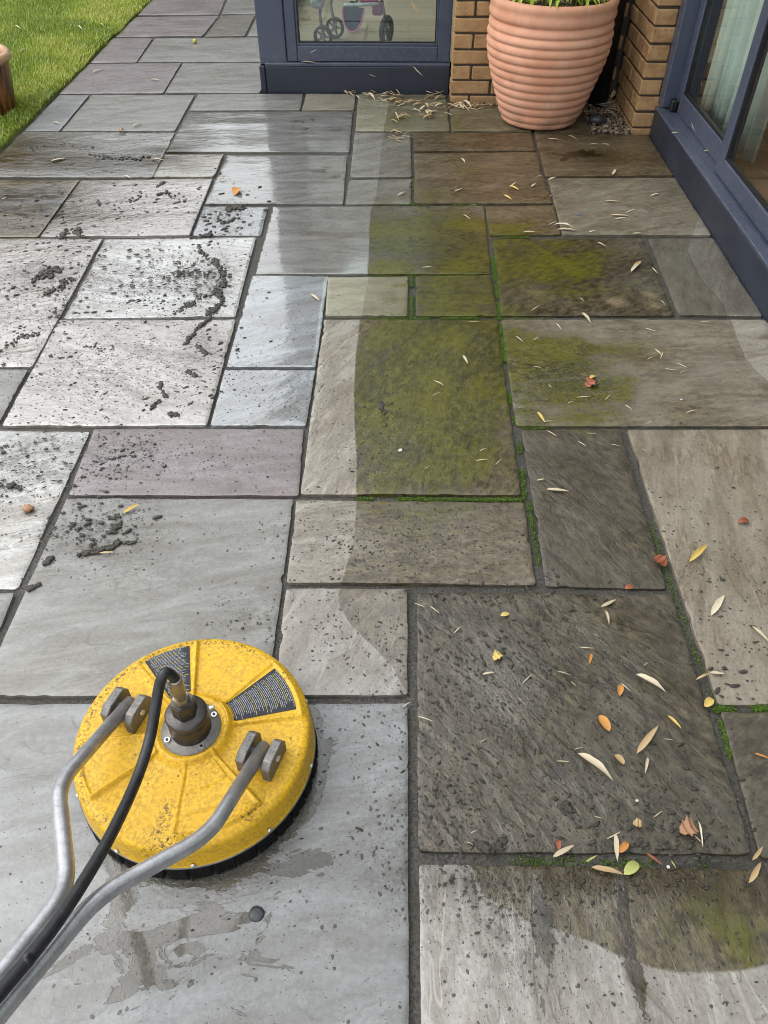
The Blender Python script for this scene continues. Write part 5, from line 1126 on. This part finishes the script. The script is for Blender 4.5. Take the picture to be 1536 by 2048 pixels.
L_ = [('crumple', 'red', (1305, 1117), (1332, 1137)), ('oval', 'red', (1248, 1180), (1268, 1176)), ('oval', 'red', (1474, 1048), (1497, 1043)), ('lance', 'yellowleaf', (1376, 1127), (1415, 1091)), ('lance', 'pale', (1420, 1235), (1449, 1190)), ('lance', 'pale', (1501, 1252), (1540, 1290)),
 ('lance', 'pale', (1200, 1217), (1233, 1200)), ('lance', 'pale', (1210, 1222), (1218, 1252)), ('oval', 'yellowleaf', (1000, 1234), (1019, 1229)), ('crumple', 'yellowleaf', (986, 1322), (1003, 1310)), ('lance', 'pale', (963, 1351), (991, 1346)), ('lance', 'orange', (1183, 1307), (1177, 1332)), ('oval', 'orange', (1238, 1395), (1240, 1370)), ('oval', 'orange', (1197, 1431), (1219, 1466)),
 ('lance', 'pale', (1268, 1350), (1334, 1387)), ('lance', 'yellowleaf', (1333, 1432), (1363, 1460)), ('lance', 'tan', (1270, 1513), (1318, 1450)), ('oval', 'yellowleaf', (1408, 1416), (1424, 1398)), ('lance', 'tan', (1390, 1362), (1420, 1349)), ('lance', 'pale', (1418, 1347), (1450, 1350)),
 ('lance', 'pale', (1152, 1506), (1228, 1566)), ('oval', 'tan', (1228, 1510), (1248, 1532)), ('lance', 'pale', (1295, 1515), (1289, 1550)), ('lance', 'orange', (1506, 1508), (1542, 1521)), ('scrap', 'white', (1268, 1604), (1278, 1602)), ('crumple', 'tan', (1264, 1648), (1285, 1653)), ('crumple', 'brownleaf', (1358, 1666), (1392, 1654)), ('straw', 'straw', (1395, 1642), (1405, 1698)),
 ('lance', 'pale', (1103, 1716), (1150, 1691)), ('oval', 'red', (1116, 1702), (1117, 1681)), ('lance', 'pale', (1230, 1667), (1234, 1726)), ('oval', 'orange', (1237, 1708), (1256, 1686)), ('lance', 'lime', (1170, 1726), (1195, 1711)), ('lance', 'tan', (1179, 1735), (1250, 1752)), ('oval', 'lime', (1246, 1752), (1277, 1727)), ('lance', 'red', (1290, 1707), (1326, 1733)), ('scrap', 'white', (1330, 1736), (1341, 1735)), ('lance', 'lime', (1340, 1722), (1352, 1740)),
 ('lance', 'tan', (1495, 1770), (1521, 1724)), ('lance', 'tan', (1502, 1724), (1526, 1692)), ('lance', 'pale', (1260, 548), (1278, 527)), ('lance', 'tan', (1266, 540), (1282, 523)), ('lance', 'pale', (1162, 627), (1182, 649)), ('lance', 'pale', (925, 711), (936, 731)), ('lance', 'pale', (1308, 699), (1324, 714)), ('straw', 'straw', (1320, 720), (1326, 705)),
 ('oval', 'yellowleaf', (1178, 760), (1192, 754)), ('crumple', 'red', (1172, 776), (1190, 765)), ('lance', 'yellowleaf', (1073, 825), (1090, 848)), ('lance', 'pale', (1072, 963), (1090, 960)), ('lance', 'pale', (1090, 980), (1140, 986)), ('scrap', 'white', (1358, 802), (1366, 800)), ('straw', 'straw', (1370, 829), (1394, 821)), ('lance', 'pale', (1193, 486), (1213, 495)),
 ('lance', 'pale', (1105, 451), (1150, 459)), ('lance', 'pale', (1112, 460), (1155, 464)), ('lance', 'pale', (1045, 466), (1073, 466)), ('lance', 'yellowleaf', (1017, 372), (1038, 383)), ('lance', 'yellowleaf', (1006, 391), (1024, 401)), ('lance', 'pale', (1208, 404), (1242, 405)), ('lance', 'pale', (1216, 432), (1260, 435)), ('lance', 'pale', (1228, 440), (1254, 438)), ('lance', 'pale', (1176, 467), (1192, 462)), ('lance', 'pale', (1264, 470), (1284, 468)),
 ('lance', 'pale', (1224, 352), (1232, 340)), ('lance', 'pale', (1178, 291), (1200, 292)), ('lance', 'pale', (1202, 290), (1222, 294)), ('lance', 'pale', (1094, 280), (1120, 281)), ('lance', 'pale', (1133, 272), (1155, 280)), ('lance', 'pale', (1062, 376), (1072, 368)), ('lance', 'pale', (908, 385), (926, 379)), ('lance', 'pale', (922, 317), (931, 329)), ('lance', 'pale', (1300, 394), (1318, 388)), ('lance', 'pale', (794, 394), (812, 385)), ('lance', 'pale', (1096, 362), (1114, 355)),
 ('scrap', 'blue', (1151, 430), (1162, 432)), ('lance', 'yellowleaf', (245, 1029), (281, 1010)), ('lance', 'tan', (198, 1109), (232, 1106)), ('lance', 'pale', (620, 590), (640, 604)), ('oval', 'orange', (470, 392), (479, 378)), ('scrap', 'white', (797, 906), (803, 899)), ('lance', 'pale', (265, 255), (285, 247)), ('lance', 'pale', (300, 318), (330, 323)), ('lance', 'pale', (100, 325), (135, 318)), ('crumple', 'brownleaf', (235, 265), (252, 262)), ('lance', 'pale', (248, 352), (262, 358)), ('lance', 'tan', (140, 468), (160, 460)), ('lance', 'pale', (4, 400), (14, 396)),
 ('lance', 'pale', (105, 245), (122, 250)), ('lance', 'pale', (185, 146), (206, 140)), ('lance', 'pale', (300, 160), (322, 163)), ('lance', 'pale', (435, 360), (458, 355))]
for a in L_: lay(*a)
# thin straws blown over the uncleaned half
rs2 = random.Random(17)
for _ in range(70):
    x_ = rs2.uniform(800, 1400); y_ = rs2.choice([rs2.uniform(300, 660), rs2.uniform(640, 960), rs2.uniform(1200, 1700)])
    if y_ < 480 and x_ > 1330: continue
    L = rs2.uniform(10, 24) * (.8 + y_ / 1800); t = rs2.uniform(-1.0, 1.0)
    lay('straw', 'straw', (x_, y_), (x_ + L * math.cos(t), y_ + L * math.sin(t) * .7))
for _ in range(22):
    x_ = rs2.uniform(10, 300); y_ = rs2.uniform(5, 285)
    if G(x_, y_, .03)[0] > -2.0: continue
    L = rs2.uniform(10, 22); t = rs2.uniform(-1.2, 1.2)
    lay('straw', 'straw', (x_, y_), (x_ + L * math.cos(t), y_ + L * math.sin(t) * .6), .034)
ORD = ['nearest', 'second nearest', 'third nearest', 'fourth nearest', 'fifth nearest', 'sixth nearest', 'seventh nearest', 'eighth nearest', 'ninth nearest', 'tenth nearest']
for (what, where), lst in placed.items():
    lst.sort(key=lambda t: t[0])
    for i, (_, o) in enumerate(lst):
        if len(lst) == 1: o['label'] = f"{what} on {where}"
        elif len(lst) <= 10: o['label'] = f"{what} on {where}, {'farthest' if i == len(lst) - 1 else ORD[i]} of {len(lst)}"
        else: o['label'] = f"{what} scattered on {where}"
        o['group'] = 'leaves and litter fallen on the paving'
# drift of dry bamboo leaves along the window sill and the brick foot
rd = random.Random(23)
def drift(pts, n, spread, label, z=0.0, lmin=12, lmax=32):
    for _ in range(n):
        t = rd.random() * (len(pts) - 1); k = int(t); x_ = pts[k][0] + (pts[k + 1][0] - pts[k][0]) * (t - k) + rd.gauss(0, spread * 1.6); y_ = pts[k][1] + (pts[k + 1][1] - pts[k][1]) * (t - k) + rd.gauss(0, spread * .55)
        L = rd.uniform(lmin, lmax); an = rd.choice([rd.gauss(.1, .35), rd.gauss(.5, .4), rd.gauss(-.4, .3)])
        o = lay(rd.choice(['lance', 'straw', 'straw']), rd.choice(['pale', 'tan', 'straw', 'tan']), (x_ - L / 2 * math.cos(an), y_ - L / 2 * math.sin(an) * .55), (x_ + L / 2 * math.cos(an), y_ + L / 2 * math.sin(an) * .55), z, label, label.split(' ', 1)[1])
        if o: o.location.z += rd.uniform(0, .008); o.rotation_euler[1] += rd.uniform(-.15, .15)
drift([(700, 188), (740, 190), (770, 194)], 22, 8, 'dry bamboo leaf heaped at the left of the window sill foot'); drift([(775, 194), (810, 204), (850, 212), (890, 214)], 40, 9, 'dry bamboo leaf in the long drift under the window sill')
drift([(840, 196), (870, 192), (880, 200)], 8, 8, 'dry bamboo leaf at the sill end beside the bricks'); drift([(850, 228), (860, 232)], 10, 8, 'dry bamboo leaf in the small heap below the long drift'); drift([(800, 238), (815, 236)], 9, 7, 'dry bamboo leaf in the left small heap below the window'); drift([(785, 262), (792, 272), (800, 288)], 14, 7, 'dry bamboo leaf in the clump nearest the camera below the window')
drift([(905, 214), (940, 217), (990, 213)], 34, 6, 'dry bamboo leaf lodged along the brick wall foot', -.004); drift([(1200, 200), (1225, 215), (1235, 235)], 26, 9, 'dry bamboo stalk lodged beside the gravel in the corner', .0, 16, 36)
drift([(1180, 205), (1230, 190)], 14, 9, 'dry bamboo stalk lodged around the black pipe foot', .02, 16, 36)
# leaves on the sills and stuck to the glass and frames
def stuck(kind, mat, p, n_, p0, p1, lab):
    a = on_plane(*p0, p, n_); b = on_plane(*p1, p, n_); c = (a + b) / 2; L = float(np.linalg.norm(b - a)); d = Vector(b - a).normalized(); nn = Vector(n_).normalized(); yv = nn.cross(d)
    o = link('fallen_straw' if kind == 'straw' else 'fallen_leaf', leaf_variant(kind, mat, 2)); m = Matrix((d, yv, nn)).transposed().to_4x4(); m.translation = Vector(c) + nn * .004; o.matrix_world = m @ Matrix.Diagonal((L, L, L * .3, 1))
    tag(o, lab, 'straw' if kind == 'straw' else 'leaf', 'leaves stuck to the sills and frames')
S_ = (0, -1, 0); W_ = (-1, 0, 0); U_ = (0, 0, 1)
stuck('lance', 'pale', (0, 4.86, .150), U_, (602, 124), (633, 127), 'pale dry leaf lying on the window sill top'); stuck('straw', 'straw', (0, 4.841, 0), S_, (826, 132), (845, 151), 'thin straw stuck to the dark window sill face'); stuck('straw', 'straw', (0, 4.841, 0), S_, (738, 148), (752, 153), 'short straw stuck to the middle of the window sill')
stuck('lance', 'tan', (0, 4.891, 0), S_, (822, 3), (839, 30), 'tan leaf stuck to the window glass'); stuck('straw', 'straw', (0, 4.868, 0), S_, (620, 105), (634, 98), 'tiny straw stuck to the window bottom rail')
stuck('lance', 'pale', (1.30, 0, .139), U_, (1342, 268), (1358, 266), 'pale leaf on the door sill ledge'); stuck('oval', 'pale', (1.34, 0, .139), U_, (1407, 303), (1417, 303), 'small round pale leaf on the door sill ledge'); stuck('lance', 'pale', (1.34, 0, .136), U_, (1360, 226), (1370, 238), 'pale leaf beside the black stop on the door ledge')
stuck('lance', 'pale', (1.366, 0, 0), W_, (1346, 182), (1350, 200), 'pale leaf upright against the door jamb'); stuck('straw', 'straw', (1.366, 0, 0), W_, (1385, 244), (1391, 262), 'thin straw on the door bottom rail'); stuck('straw', 'straw', (1.384, 0, 0), W_, (1437, 78), (1438, 100), 'upper straw stuck to the door glass'); stuck('straw', 'straw', (1.384, 0, 0), W_, (1404, 162), (1405, 172), 'lower straw stuck to the door glass')
